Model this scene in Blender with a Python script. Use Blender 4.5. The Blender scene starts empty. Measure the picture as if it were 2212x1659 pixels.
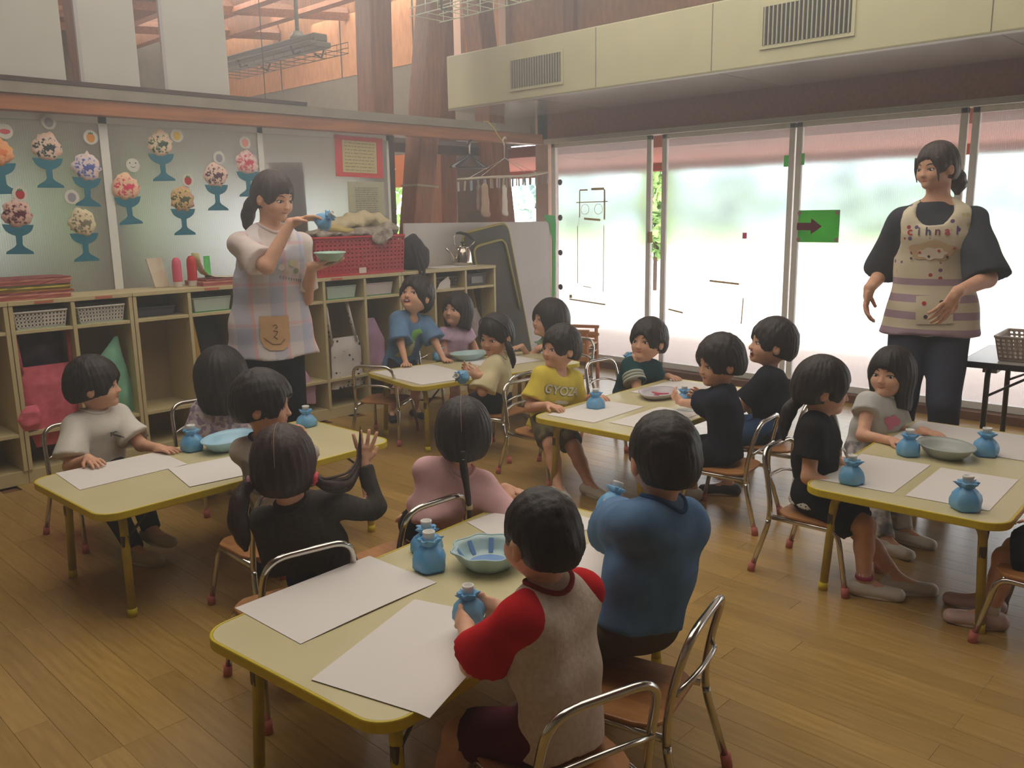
import bpy, math, random
import numpy as np
from mathutils import Vector, Matrix
random.seed(7); np.random.seed(7)
S = bpy.context.scene
COL = S.collection
PI = math.pi

# ---------------------------------------------------------------- camera
cd = bpy.data.cameras.new('camera'); cam = bpy.data.objects.new('camera', cd); COL.objects.link(cam)
cd.sensor_width = 36; cd.sensor_fit = 'HORIZONTAL'; cd.lens = 30.2157; cd.clip_start = .02; cd.clip_end = 300
cam.matrix_world = Matrix(((0.69508, 0.15117, -0.70286, 0), (-0.71875, 0.12467, -0.68400, 0), (-0.01577, 0.98061, 0.19532, 1.35), (0, 0, 0, 1)))
S.camera = cam
# ---------------------------------------------------------------- world: flat overcast sky
W = bpy.data.worlds.new('sky'); S.world = W; W.use_nodes = True
_n = W.node_tree.nodes; _l = W.node_tree.links
_bg = _n['Background']; _bg.inputs['Color'].default_value = (0.90, 0.95, 1.0, 1); _bg.inputs['Strength'].default_value = 6.5
# ---------------------------------------------------------------- added unseen area lights that fill the hall from above
def area(name, loc, rot, sx, sy, power, color=(1, .93, .82)):
    l = bpy.data.lights.new(name, 'AREA'); l.shape = 'RECTANGLE'; l.size = sx; l.size_y = sy; l.energy = power; l.color = color
    o = bpy.data.objects.new(name, l); COL.objects.link(o); o.location = loc; o.rotation_euler = rot
    return o
area('fill_light', (2.6, 2.6, 3.45), (0, 0, 0), 4.4, 4.0, 135)
area('fill_light', (4.0, 7.6, 3.5), (0, 0, 0), 4.0, 2.6, 140, (1, .95, .88))
S.view_settings.view_transform = 'Standard'; S.view_settings.look = 'None'; S.view_settings.gamma = 1
S.view_settings.use_curve_mapping = False
S.view_settings.exposure = 0.22
# ================================================================ helpers
def lin(c):
    c = c / 255.0
    return c / 12.92 if c <= .04045 else ((c + .055) / 1.055) ** 2.4
def rgb(r, g, b): return (lin(r), lin(g), lin(b), 1)
MATS = {}
def mat(name, color, rough=.6, metal=0, spec=.5, noise=None, c2=None, bump=0, scale=20, stretch=(1, 1, 1), trans=0, coat=0, emit=0, sheen=0, alpha=1, objrand=0):
    """procedural material: base colour, optionally mixed with c2 by noise"""
    if name in MATS: return MATS[name]
    m = bpy.data.materials.new(name); m.use_nodes = True; MATS[name] = m
    nt = m.node_tree; N = nt.nodes; L = nt.links; b = N['Principled BSDF']
    b.inputs['Base Color'].default_value = color; b.inputs['Roughness'].default_value = rough; b.inputs['Metallic'].default_value = metal
    b.inputs['Specular IOR Level'].default_value = spec; b.inputs['Transmission Weight'].default_value = trans
    b.inputs['Coat Weight'].default_value = coat; b.inputs['Sheen Weight'].default_value = sheen; b.inputs['Alpha'].default_value = alpha
    if emit: b.inputs['Emission Color'].default_value = color; b.inputs['Emission Strength'].default_value = emit
    if c2 is not None or bump or objrand:
        tc = N.new('ShaderNodeTexCoord'); mp = N.new('ShaderNodeMapping'); mp.inputs['Scale'].default_value = stretch
        L.new(tc.outputs['Object'], mp.inputs['Vector'])
        nz = N.new('ShaderNodeTexNoise'); nz.inputs['Scale'].default_value = scale; nz.inputs['Detail'].default_value = 4
        L.new(mp.outputs[0], nz.inputs['Vector'])
        src = None
        if c2 is not None:
            cr = N.new('ShaderNodeValToRGB'); lo, hi = noise or (.35, .65)
            cr.color_ramp.elements[0].position = lo; cr.color_ramp.elements[1].position = hi
            cr.color_ramp.elements[0].color = color; cr.color_ramp.elements[1].color = c2
            L.new(nz.outputs['Fac'], cr.inputs['Fac']); src = cr.outputs['Color']
        if objrand:
            oi = N.new('ShaderNodeObjectInfo'); ge = N.new('ShaderNodeNewGeometry'); ad = N.new('ShaderNodeMath'); ad.operation = 'ADD'
            L.new(oi.outputs['Random'], ad.inputs[0]); L.new(ge.outputs['Random Per Island'], ad.inputs[1])
            fr = N.new('ShaderNodeMath'); fr.operation = 'FRACT'; L.new(ad.outputs[0], fr.inputs[0])
            mr = N.new('ShaderNodeMapRange'); mr.inputs['To Min'].default_value = 1 - objrand; mr.inputs['To Max'].default_value = 1 + objrand
            L.new(fr.outputs[0], mr.inputs['Value'])
            hv = N.new('ShaderNodeHueSaturation'); L.new(mr.outputs[0], hv.inputs['Value'])
            if src: L.new(src, hv.inputs['Color'])
            else: hv.inputs['Color'].default_value = color
            src = hv.outputs[0]
        if src: L.new(src, b.inputs['Base Color'])
        if bump:
            bp = N.new('ShaderNodeBump'); bp.inputs['Strength'].default_value = bump; bp.inputs['Distance'].default_value = .01
            L.new(nz.outputs['Fac'], bp.inputs['Height']); L.new(bp.outputs[0], b.inputs['Normal'])
    return m

def new_obj(name, me, parent=None, m=None, smooth=False, loc=None):
    o = bpy.data.objects.new(name, me); COL.objects.link(o)
    if parent is not None: o.parent = parent
    if m is not None:
        for q in (m if isinstance(m, (list, tuple)) else [m]): me.materials.append(q)
    if smooth: me.polygons.foreach_set('use_smooth', [True] * len(me.polygons))
    if loc is not None: o.location = loc
    return o
def raw(name, v, f, m=None, parent=None, smooth=False, loc=None):
    me = bpy.data.meshes.new(name)
    if isinstance(v, np.ndarray):
        nf = len(f); me.vertices.add(len(v)); me.vertices.foreach_set('co', v.astype(np.float32).ravel())
        k = f.shape[1]
        me.loops.add(nf * k); me.loops.foreach_set('vertex_index', f.astype(np.int32).ravel())
        me.polygons.add(nf); me.polygons.foreach_set('loop_start', np.arange(0, nf * k, k, dtype=np.int32))
        me.update(calc_edges=True)
    else:
        me.from_pydata(v, [], f); me.update()
    return new_obj(name, me, parent, m, smooth, loc)
def tag(o, label=None, cat=None, group=None, kind=None):
    if label: o['label'] = label
    if cat: o['category'] = cat
    if group: o['group'] = group
    if kind: o['kind'] = kind
    return o
def empty(name, loc, rz=0, label=None, cat=None, group=None, kind=None):
    o = bpy.data.objects.new(name, None); COL.objects.link(o); o.location = loc; o.rotation_euler = (0, 0, rz); o.empty_display_size = .05
    return tag(o, label, cat, group, kind)
def copy_tree(o, parent=None):
    c = o.copy(); COL.objects.link(c)
    if parent is not None: c.parent = parent
    for ch in list(o.children): copy_tree(ch, c)
    return c
def bevel(o, w=.003, seg=2):
    b = o.modifiers.new('bevel', 'BEVEL'); b.width = w; b.segments = seg; b.limit_method = 'ANGLE'
    for p in o.data.polygons: p.use_smooth = False
    return o

class MB:
    def __init__(s): s.v = []; s.f = []
    def add(s, vs, fs):
        n = len(s.v); s.v += [tuple(map(float, q)) for q in vs]; s.f += [tuple(i + n for i in q) for q in fs]; return s
    def box(s, x0, x1, y0, y1, z0, z1, M=None):
        vs = [(x, y, z) for x in (x0, x1) for y in (y0, y1) for z in (z0, z1)]
        if M is not None: vs = [tuple(M @ Vector(q)) for q in vs]
        return s.add(vs, [(0, 1, 3, 2), (4, 6, 7, 5), (0, 4, 5, 1), (2, 3, 7, 6), (0, 2, 6, 4), (1, 5, 7, 3)])
    def tube(s, pts, r, n=8, caps=True, closed=False, sx=1.0):
        P = [Vector(p) for p in pts]; m = len(P); rr = r if isinstance(r, (list, tuple)) else [r] * m
        T = []
        for i in range(m):
            if closed: t = P[(i + 1) % m] - P[i - 1]
            else: t = P[min(i + 1, m - 1)] - P[max(i - 1, 0)]
            T.append(t.normalized() if t.length > 1e-9 else Vector((0, 0, 1)))
        up = Vector((0, 0, 1)) if abs(T[0].z) < .9 else Vector((1, 0, 0))
        a = T[0].cross(up).normalized(); vs = []
        for i in range(m):
            a = (a - T[i] * a.dot(T[i])).normalized(); b = T[i].cross(a)
            for k in range(n):
                t = 2 * PI * k / n; vs.append(P[i] + (a * math.cos(t) * sx + b * math.sin(t)) * rr[i])
        fs = []
        for i in range(m if closed else m - 1):
            j = (i + 1) % m
            for k in range(n): fs.append((i * n + k, i * n + (k + 1) % n, j * n + (k + 1) % n, j * n + k))
        if caps and not closed: fs.append(tuple(range(n))[::-1]); fs.append(tuple((m - 1) * n + k for k in range(n)))
        return s.add(vs, fs)
    def lathe(s, prof, c=(0, 0, 0), n=24, wob=None, M=None):
        vs = []; fs = []
        for i, (r, z) in enumerate(prof):
            for k in range(n):
                t = 2 * PI * k / n; q = r * (wob(t, i) if wob else 1)
                p = Vector((q * math.cos(t), q * math.sin(t), z))
                if M is not None: p = M @ p
                vs.append((p[0] + c[0], p[1] + c[1], p[2] + c[2]))
        for i in range(len(prof) - 1):
            for k in range(n): fs.append((i * n + k, i * n + (k + 1) % n, (i + 1) * n + (k + 1) % n, (i + 1) * n + k))
        if prof[0][0] > 1e-6: fs.append(tuple(range(n))[::-1])
        if prof[-1][0] > 1e-6: fs.append(tuple((len(prof) - 1) * n + k for k in range(n)))
        return s.add(vs, fs)
    def prism(s, out, d0, d1, M=None):
        """outline in local xy, thickness along z"""
        n = len(out); vs = [Vector((x, y, d)) for d in (d0, d1) for x, y in out]
        if M is not None: vs = [M @ q for q in vs]
        fs = [tuple(range(n))[::-1], tuple(range(n, 2 * n))] + [(k, (k + 1) % n, n + (k + 1) % n, n + k) for k in range(n)]
        return s.add(vs, fs)
    def build(s, name, m, parent=None, smooth=False, bev=0, loc=None, autos=False):
        o = raw(name, s.v, s.f, m, parent, smooth, loc)
        if bev: bevel(o, bev)
        return o
def fillet(pts, rad, n=6):
    P = [Vector(p) for p in pts]; out = [P[0]]
    for i in range(1, len(P) - 1):
        a = P[i - 1] - P[i]; b = P[i + 1] - P[i]; r = min(rad, a.length * .49, b.length * .49)
        p0 = P[i] + a.normalized() * r; p2 = P[i] + b.normalized() * r
        for k in range(n + 1):
            t = k / n; out.append(p0 * (1 - t) ** 2 + P[i] * 2 * t * (1 - t) + p2 * t * t)
    out.append(P[-1]); return out
def rrect(w, d, r, n=6):
    o = []
    for cx, cy, a0 in ((w / 2 - r, d / 2 - r, 0), (-w / 2 + r, d / 2 - r, 90), (-w / 2 + r, -d / 2 + r, 180), (w / 2 - r, -d / 2 + r, 270)):
        for k in range(n + 1):
            t = math.radians(a0 + 90 * k / n); o.append((cx + r * math.cos(t), cy + r * math.sin(t)))
    return o
# plane frames: XZ wall frame at depth y facing -Y  (local x->X, y->Z, z-> -Y)
def wallM(x, y, z, rz=0): return Matrix.Translation((x, y, z)) @ Matrix.Rotation(rz, 4, 'Z') @ Matrix(((1, 0, 0, 0), (0, 0, -1, 0), (0, 1, 0, 0), (0, 0, 0, 1)))

# ---------------------------------------------------------------- implicit surfaces (rounded capsules / ellipsoids, smooth union)
def V3(p): return np.array([float(p[0]), float(p[1]), float(p[2])])
def cap(a, b, ra, rb, k=.02, side=None, w=1.0, cut=None, sub=None): return dict(t='c', a=V3(a), b=V3(b), ra=ra, rb=rb, k=k, side=None if side is None else V3(side) / np.linalg.norm(side), w=w, cut=cut, sub=sub, op='+')
def ell(c, r, k=.015, ax=None, op='+', cut=None, sub=None): return dict(t='e', c=V3(c), r=V3(r), k=k, ax=ax, cut=cut, sub=sub, op=op)
def pd_(p, X, Y, Z):
    if p['t'] == 'c':
        a, b = p['a'], p['b']; ab = b - a; q = float(ab @ ab) + 1e-12
        x = X - a[0]; y = Y - a[1]; z = Z - a[2]
        t = np.clip((x * ab[0] + y * ab[1] + z * ab[2]) / q, 0, 1)
        x = x - t * ab[0]; y = y - t * ab[1]; z = z - t * ab[2]
        s = p['side']
        if s is not None and p['w'] != 1:
            sd = (x * s[0] + y * s[1] + z * s[2]) * (1 - 1 / p['w']); x = x - sd * s[0]; y = y - sd * s[1]; z = z - sd * s[2]
        d = np.sqrt(x * x + y * y + z * z) - (p['ra'] + (p['rb'] - p['ra']) * t)
    else:
        c, r = p['c'], p['r']; x = X - c[0]; y = Y - c[1]; z = Z - c[2]
        if p['ax'] is not None:
            A = p['ax']; x, y, z = x * A[0][0] + y * A[0][1] + z * A[0][2], x * A[1][0] + y * A[1][1] + z * A[1][2], x * A[2][0] + y * A[2][1] + z * A[2][2]
        k0 = np.sqrt((x / r[0]) ** 2 + (y / r[1]) ** 2 + (z / r[2]) ** 2); k1 = np.sqrt((x / r[0] ** 2) ** 2 + (y / r[1] ** 2) ** 2 + (z / r[2] ** 2) ** 2)
        d = k0 * (k0 - 1) / (k1 + 1e-9)
    if p.get('cut'):
        for (cp, cn) in p['cut']:
            cn = V3(cn) / np.linalg.norm(cn); d = np.maximum(d, (X - cp[0]) * cn[0] + (Y - cp[1]) * cn[1] + (Z - cp[2]) * cn[2])
    if p.get('sub'):
        for q in p['sub']: d = np.maximum(d, -pd_(q, X, Y, Z))
    return d
def comb(D, d, p):
    k = p['k']
    if p['op'] == '-':
        h = np.clip(.5 - .5 * (d + D) / k, 0, 1); return D + (-d - D) * h + k * h * (1 - h)
    h = np.clip(.5 + .5 * (D - d) / k, 0, 1); return D + (d - D) * h - k * h * (1 - h)
def bb(p):
    if p['t'] == 'c':
        r = max(p['ra'], p['rb']) * p['w']; lo = np.minimum(p['a'], p['b']) - r; hi = np.maximum(p['a'], p['b']) + r
    else: r = max(p['r']); lo = p['c'] - r; hi = p['c'] + r
    return lo, hi
def axis(lo, hi, fine, hf, hc):
    out = [lo]
    while out[-1] < hi:
        x = out[-1]; h = hf if any(a - hc <= x <= b for a, b in fine) else hc
        out.append(x + h)
    return np.array(out)
def nets(F, xs, ys, zs):
    Sg = F < 0
    c = np.zeros(tuple(n - 1 for n in F.shape), np.int8)
    for i in (0, 1):
        for j in (0, 1):
            for k in (0, 1): c += Sg[i:F.shape[0] - 1 + i, j:F.shape[1] - 1 + j, k:F.shape[2] - 1 + k]
    act = (c > 0) & (c < 8); I, J, K = np.nonzero(act); n = len(I)
    idx = np.full(act.shape, -1, np.int32); idx[I, J, K] = np.arange(n)
    pos = np.zeros((n, 3)); cnt = np.zeros(n)
    for a in range(3):
        for u in (0, 1):
            for v in (0, 1):
                o = [0, 0, 0]; o[(a + 1) % 3] = u; o[(a + 2) % 3] = v; e = list(o); e[a] = 1
                f1 = F[I + o[0], J + o[1], K + o[2]]; f2 = F[I + e[0], J + e[1], K + e[2]]
                m = (f1 < 0) != (f2 < 0); t = np.where(m, f1 / np.where(m, f1 - f2, 1), 0)
                p1 = np.stack([xs[I + o[0]], ys[J + o[1]], zs[K + o[2]]], 1); p2 = np.stack([xs[I + e[0]], ys[J + e[1]], zs[K + e[2]]], 1)
                pos += np.where(m[:, None], p1 + (p2 - p1) * t[:, None], 0); cnt += m
    pos /= np.maximum(cnt, 1)[:, None]
    fs = []
    A = Sg[:-1, 1:-1, 1:-1] != Sg[1:, 1:-1, 1:-1]; i, j, k = np.nonzero(A); j = j + 1; k = k + 1
    q = np.stack([idx[i, j - 1, k - 1], idx[i, j, k - 1], idx[i, j, k], idx[i, j - 1, k]], 1); fl = ~Sg[i, j, k]; q[fl] = q[fl][:, ::-1]; fs.append(q)
    A = Sg[1:-1, :-1, 1:-1] != Sg[1:-1, 1:, 1:-1]; i, j, k = np.nonzero(A); i = i + 1; k = k + 1
    q = np.stack([idx[i - 1, j, k - 1], idx[i - 1, j, k], idx[i, j, k], idx[i, j, k - 1]], 1); fl = ~Sg[i, j, k]; q[fl] = q[fl][:, ::-1]; fs.append(q)
    A = Sg[1:-1, 1:-1, :-1] != Sg[1:-1, 1:-1, 1:]; i, j, k = np.nonzero(A); i = i + 1; j = j + 1
    q = np.stack([idx[i - 1, j - 1, k], idx[i, j - 1, k], idx[i, j, k], idx[i - 1, j, k]], 1); fl = ~Sg[i, j, k]; q[fl] = q[fl][:, ::-1]; fs.append(q)
    return pos, np.concatenate(fs)
class Fld:
    def __init__(s, prims, clip=None, noise=None): s.p = prims; s.clip = clip or []; s.noise = noise
    def at(s, P):
        X, Y, Z = P[:, 0], P[:, 1], P[:, 2]; D = np.full(X.shape, 1.0)
        for p in s.p: D = comb(D, pd_(p, X, Y, Z), p)
        return D + s.noise(X, Y, Z) if s.noise else D
    def mesh(s, h=.008, hf=None, fine=None):
        lo = np.min([bb(p)[0] for p in s.p if p['op'] == '+'], 0) - .02; hi = np.max([bb(p)[1] for p in s.p if p['op'] == '+'], 0) + .02
        fine = fine or []; hf = hf or h
        ax = [axis(lo[a], hi[a], [(q[0][a], q[1][a]) for q in fine], hf, h) for a in range(3)]
        F = np.full([len(q) for q in ax], 1.0, np.float32)
        for p in s.p:
            l, u = bb(p); mg = p['k'] + .012; sl = []
            for a in range(3):
                i0 = max(0, np.searchsorted(ax[a], l[a] - mg) - 1); i1 = min(len(ax[a]), np.searchsorted(ax[a], u[a] + mg) + 1); sl.append(slice(i0, i1))
            if any(q.stop <= q.start for q in sl): continue
            X = ax[0][sl[0]][:, None, None]; Y = ax[1][sl[1]][None, :, None]; Z = ax[2][sl[2]][None, None, :]
            F[tuple(sl)] = comb(F[tuple(sl)], pd_(p, X, Y, Z), p)
        X = ax[0][:, None, None]; Y = ax[1][None, :, None]; Z = ax[2][None, None, :]
        if s.noise: F = F + s.noise(X, Y, Z)
        for (cp, cn) in s.clip:
            F = np.maximum(F, (X - cp[0]) * cn[0] + (Y - cp[1]) * cn[1] + (Z - cp[2]) * cn[2])
        for q in (F[0], F[-1], F[:, 0], F[:, -1], F[:, :, 0], F[:, :, -1]): np.maximum(q, .001, out=q)
        return nets(F, *ax)
    def build(s, name, m, parent=None, h=.008, hf=None, fine=None, loc=None):
        v, f = s.mesh(h, hf, fine); return raw(name, v, f, m, parent, True, loc)
    def hit(s, o, d, far=.4):
        """march points o along unit direction d to the surface"""
        o = np.atleast_2d(np.array(o, float)).copy(); d = np.array(d, float); t = np.zeros(len(o))
        for _ in range(40):
            t += np.clip(s.at(o + d * t[:, None]), -.01, .05) * .8
        t = np.minimum(t, far); return o + d * t[:, None]
def folds(amp, f=55, seed=0):
    R = np.random.RandomState(seed); A = [(R.normal(size=3) * [1, 1, .55], R.rand() * 6.28) for _ in range(4)]
    def g(X, Y, Z):
        w = .8 * np.sin(21 * X + 17 * Z + seed) + .8 * np.sin(19 * Y - 13 * Z)
        s = 0
        for v, ph in A:
            v = v / np.linalg.norm(v) * f; s = s + np.sin(v[0] * X + v[1] * Y + v[2] * Z + ph + w)
        return (amp * .45) * s
    return g
# ================================================================ people
def nrm(v): v = V3(v); return v / (np.linalg.norm(v) + 1e-9)
def ik(a, b, l1, l2, pole):
    d = b - a; D = np.linalg.norm(d); s = max(1.0, D * 1.003 / (l1 + l2)); l1 *= s; l2 *= s
    u = d / D; x = (l1 * l1 - l2 * l2 + D * D) / (2 * D); h = math.sqrt(max(l1 * l1 - x * x, 1e-8))
    p = pole - u * (pole @ u); return a + u * x + nrm(p) * h
CH = dict(torso=.27, hoff=.118, sh=.092, ua=.165, fa=.14, hand=.105, th=.215, shin=.20, ank=.05, P=(.064, 1.34), Wd=(.058, 1.36), C=(.060, 1.5), shr=.033,
          arm=(.031, .026, .017), leg=(.052, .038, .034, .022), neck=.030, foot=.172, fr=.0066)
AD = dict(torso=.44, hoff=.155, sh=.155, ua=.265, fa=.225, hand=.165, th=.38, shin=.37, ank=.075, P=(.098, 1.5), Wd=(.082, 1.5), C=(.092, 1.5), shr=.045,
          arm=(.043, .036, .023), leg=(.082, .056, .052, .034), neck=.047, foot=.235, fr=.0085)
SKIN = mat('skin', rgb(226, 178, 148), .55, c2=rgb(214, 162, 134), scale=30, spec=.3)
def hairmat(name, c, c2):
    m = mat(name, c, .5, c2=c2, scale=60, stretch=(1, 1, .15), bump=.35, spec=.35, noise=(.3, .8)); return m
HAIR = hairmat('hair', rgb(30, 25, 24), rgb(58, 46, 42)); HAIRB = hairmat('hair_brown', rgb(44, 32, 30), rgb(74, 54, 50))
EYEW = mat('eye_white', rgb(225, 220, 215), .3); EYEB = mat('eye_dark', rgb(28, 18, 15), .2); LIP = mat('lips', rgb(186, 96, 88), .45); TEETH = mat('teeth', rgb(235, 230, 220), .3); MDARK = mat('mouth_dark', rgb(90, 30, 30), .5)
SOLE = mat('shoe_sole', rgb(215, 205, 190), .6)
def shade_strands(seed, amp=.0026, short=False):
    def g(X, Y, Z):
        if short:
            a = np.sin(150 * X + 40 * Y + seed) * np.sin(140 * Y - 50 * Z + 1) + np.sin(135 * Z + 60 * X) * np.sin(120 * X - 90 * Y + seed)
            th = np.arctan2(Y, X + .03); fe = .0032 * np.sin(82 * Y + seed) * np.clip((X - .03) / .04, 0, 1); return fe + .0011 * a + .0010 * np.sin(34 * th + 50 * Z) * np.clip(np.sqrt((X + .01) ** 2 + Y * Y) / .05, 0, 1)
        th = np.arctan2(Y, X + .02); r = np.sqrt((X + .01) ** 2 + Y * Y)
        fade = np.clip(r / .05, 0, 1)
        fe = .0035 * np.sin(78 * Y + seed) * np.clip((X - .03) / .04, 0, 1); return fe + fade * amp * (np.sin(23 * th + 2.2 * np.sin(2 * th + seed) + 20 * Z) * .4 + np.sin(53 * th + 30 * Z + seed * 2) * .30 + .4 * np.sin(7 * th - 30 * Z + seed))
    return g
class Person:
    def __init__(s, label, x, y, yaw, head, hyaw, hpitch=0, hroll=0, k=CH, seat=.25, zp=None, stand=False, lean=None, twist=0, hs=1.04, lh=None, rh=None, lf=None, rf=None, skin=None,
                 hair='short', hm=None, ht=.018, fringe=0, seed=0, hfine=True, pc=None, name='person'):
        s.k = k; s.seed = seed; s.root = empty(name, (x, y, 0), math.radians(yaw), label, 'person'); s.skin = skin or SKIN
        ya = math.radians(yaw); s.ya = ya; s.x = x; s.y = y
        c_, s_ = math.cos(ya), math.sin(ya)
        s.R = np.array([[c_, s_, 0], [-s_, c_, 0], [0, 0, 1]])
        Hc = s.tl(head) - V3((0, 0, .011 if k['sh'] < .13 else 0)); s.Hc = Hc
        if zp is None: zp = (seat + .066) if not stand else k['th'] + k['shin'] + k['ank'] - .01
        Pc = V3((0, 0, zp)) if pc is None else s.tl(pc); s.Pc = Pc
        hy, hp, hr = math.radians(hyaw - yaw), math.radians(hpitch), math.radians(hroll)
        M = Matrix.Rotation(hy, 3, 'Z') @ Matrix.Rotation(-hp, 3, 'Y') @ Matrix.Rotation(hr, 3, 'X'); M = np.array(M)
        hf, hl, hu = M[:, 0], M[:, 1], M[:, 2]; s.hf, s.hl, s.hu = hf, hl, hu; s.hs = hs
        sd = nrm(Hc - Pc); N = Hc - nrm(.4 * hu + .6 * sd) * k['hoff'] * (hs if k['sh'] < .13 else 1) - hf * .006; s.N = N
        sd = nrm(N - Pc); s.sd = sd
        L = np.array([-math.sin(math.radians(twist)), math.cos(math.radians(twist)), 0]); L = nrm(L - sd * (L @ sd)); F = np.cross(L, sd); s.L = L; s.F = F
        ts = np.linalg.norm(N - Pc); s.ts = ts
        mid = Pc + sd * ts * .42 - F * .006; ch = Pc + sd * ts * .74; s.mid = mid; s.ch = ch
        dp = k['shr'] * (1.15 if k['sh'] < .13 else 1.55); s.S = [N - sd * dp + L * k['sh'], N - sd * dp - L * k['sh']]
        P = []
        pr, pw = k['P']; wr, ww = k['Wd']; cr, cw = k['C']
        P += [cap(Pc, mid, pr, wr, .03, L, pw), cap(mid, ch, wr, cr, .03, L, cw), cap(s.S[0] - L * .01, s.S[1] + L * .01, k['shr'], k['shr'], .03), cap(ch, N - sd * .02, cr * .8, k['neck'] * 1.3, .03, L, 1.5)]
        # arms
        s.E = []; s.Wr = []; fine = []
        for i, (sg, hd) in enumerate(((1, lh), (-1, rh))):
            if hd is None:
                p = Pc + F * (k['th'] * .6) + L * sg * .075 + V3((0, 0, k['leg'][0] + .012)) if not stand else s.S[i] + L * sg * .05 - V3((0, 0, (k['ua'] + k['fa']) * 1.0 + .03)) + F * .03
                h = nrm(F - L * sg * .35) if not stand else nrm(-V3((0, 0, 1)) + F * .2); n = V3((0, 0, -1)) if not stand else nrm(-L * sg); curl = .5; pole = None; fing = False
            else:
                p = s.tl(hd['p']); h = nrm(s.R @ V3(hd['h'])); n = nrm(s.R @ V3(hd['n'])); curl = hd.get('curl', .4); pole = hd.get('pole'); fing = hd.get('fing', True)
                if pole is not None: pole = s.R @ V3(pole)
            n = nrm(n - h * (n @ h)); W_ = p - h * k['hand'] * .34
            if pole is None: pole = -sd * 1.0 + L * sg * .32 - F * .45
            E = ik(s.S[i], W_, k['ua'], k['fa'], pole); s.E.append(E); s.Wr.append(W_)
            a0, a1, a2 = k['arm']
            P += [cap(s.S[i], E, a0, a1, .02), cap(E, W_, a1, a2, .012)]
            t = np.cross(n, h) * sg * -1      # thumb side
            hl_ = k['hand']; fr = k['fr']
            P += [cap(W_, W_ + h * hl_ * .2, a2 * .95, a2 * .9, .01), cap(W_ + h * hl_ * .14, W_ + h * hl_ * .42, fr * 1.55, fr * 1.5, .008, t, 2.3)]
            spread = hd.get('spread', 0) if hd else 0
            for j in range(4):
                ln = hl_ * (.43, .48, .45, .36)[j]; q = W_ + h * hl_ * .47 + t * (1.5 - j) * fr * 2.25
                dr = nrm(h + t * (1.5 - j) * (.05 + spread)); r = fr
                for m, (fl, cc) in enumerate(((.46, .6), (.3, 1.3), (.24, 1.9))):
                    an = curl * cc; d = nrm(dr * math.cos(an) + n * math.sin(an)); q2 = q + d * ln * fl
                    P.append(cap(q, q2, r, r * .93, .002 if m else .005)); q = q2; r *= .93
            q = W_ + h * hl_ * .16 + t * fr * 2.4; d = nrm(h * .55 + t * .8 + n * .35); q2 = q + d * hl_ * .2; P.append(cap(q, q2, fr * 1.35, fr * 1.1, .006))
            d = nrm(h * .85 + t * .35 + n * (.3 + curl * .5)); P.append(cap(q2, q2 + d * hl_ * .19, fr * 1.1, fr * .92, .003))
            if fing:
                c = W_ + h * hl_ * .45; fine.append((c - hl_ * .75, c + hl_ * .75))
        # legs
        s.Hp = []; s.K = []; s.An = []; s.ff = []
        for i, (sg, ft) in enumerate(((1, lf), (-1, rf))):
            hp_ = Pc + L * sg * (pr * .72) - V3((0, 0, .008))
            if ft is None:
                an = (V3((k['th'] + .015, sg * .06, k['ank'])) if not stand else V3((.0, sg * pr * .9, k['ank']))); fy = sg * 8
            else: q = s.tl((ft[0], ft[1], 0)); an = V3((q[0], q[1], k['ank'])); fy = (ft[2] - yaw) if len(ft) > 2 else sg * 8
            if ft is not None and len(ft) > 3: an[2] = ft[3]
            pole = V3((.55, sg * .12, .9)) if not stand else V3((1, 0, 0))
            K_ = ik(hp_, an, k['th'], k['shin'], pole); s.Hp.append(hp_); s.K.append(K_); s.An.append(an); f = math.radians(fy); ff = V3((math.cos(f), math.sin(f), 0)); s.ff.append(ff)
            l0, l1, l2, l3 = k['leg']
            P += [cap(hp_, K_, l0, l1, .025), cap(K_, K_ + (an - K_) * .4, l1 * .95, l2, .015), cap(K_ + (an - K_) * .35, an, l2, l3, .012), cap(an, an + ff * k['foot'] * .5 - V3((0, 0, an[2] - .022)) * (1 if an[2] < .1 else .3), l3, l3 * .7, .015)]
        # neck + head
        q = hs; H = lambda f, l, u: Hc + (hf * f + hl * l + hu * u) * q; s.H = H; A = [hf, hl, hu]
        P.append(cap(N - sd * .01, Hc - hu * .05 * q - hf * .018 * q, k['neck'], k['neck'] * .98, .015))
        ch_ = k['sh'] < .13
        P += [ell(H(-.008, 0, .015), V3((.092, .078, .098)) * q, .01, A), ell(H(.026, 0, -.047), V3((.056, .052 if ch_ else .046, .05)) * q, .03, A),
              ell(H(.045, .033, -.03), V3((.036, .03, .03)) * q, .02, A), ell(H(.045, -.033, -.03), V3((.036, .03, .03)) * q, .02, A),
              ell(H(.068, 0, -.075), V3((.018, .02, .016)) * q, .018, A),
              cap(H(.082, 0, -.004), H(.094, 0, -.026), .005 * q, .0085 * q, .012), ell(H(.09, .008, -.028), V3((.008, .0065, .005)) * q, .005, A), ell(H(.09, -.008, -.028), V3((.008, .0065, .005)) * q, .005, A),
              ell(H(.097, .033, .0), V3((.014, .02, .012)) * q, .014, A, op='-'), ell(H(.097, -.033, .0), V3((.014, .02, .012)) * q, .014, A, op='-'),
              ell(H(-.002, .08, -.012), V3((.018, .010, .027)) * q, .006, A), ell(H(-.002, -.08, -.012), V3((.018, .010, .027)) * q, .006, A),
              ell(H(.004, .092, -.010), V3((.009, .008, .014)) * q, .004, A, op='-'), ell(H(.004, -.092, -.010), V3((.009, .008, .014)) * q, .004, A, op='-')]
        s.bf = Fld(P)
        if hfine: fine.append((Hc - .12 * q, Hc + .12 * q))
        v, f = s.bf.mesh(.0095, .0043 if k['sh'] < .13 else .005, fine)
        s.body = raw('body', v, f, s.skin, s.root, True)
        s.hairs(hair, hm or HAIR, ht, fringe)
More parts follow.
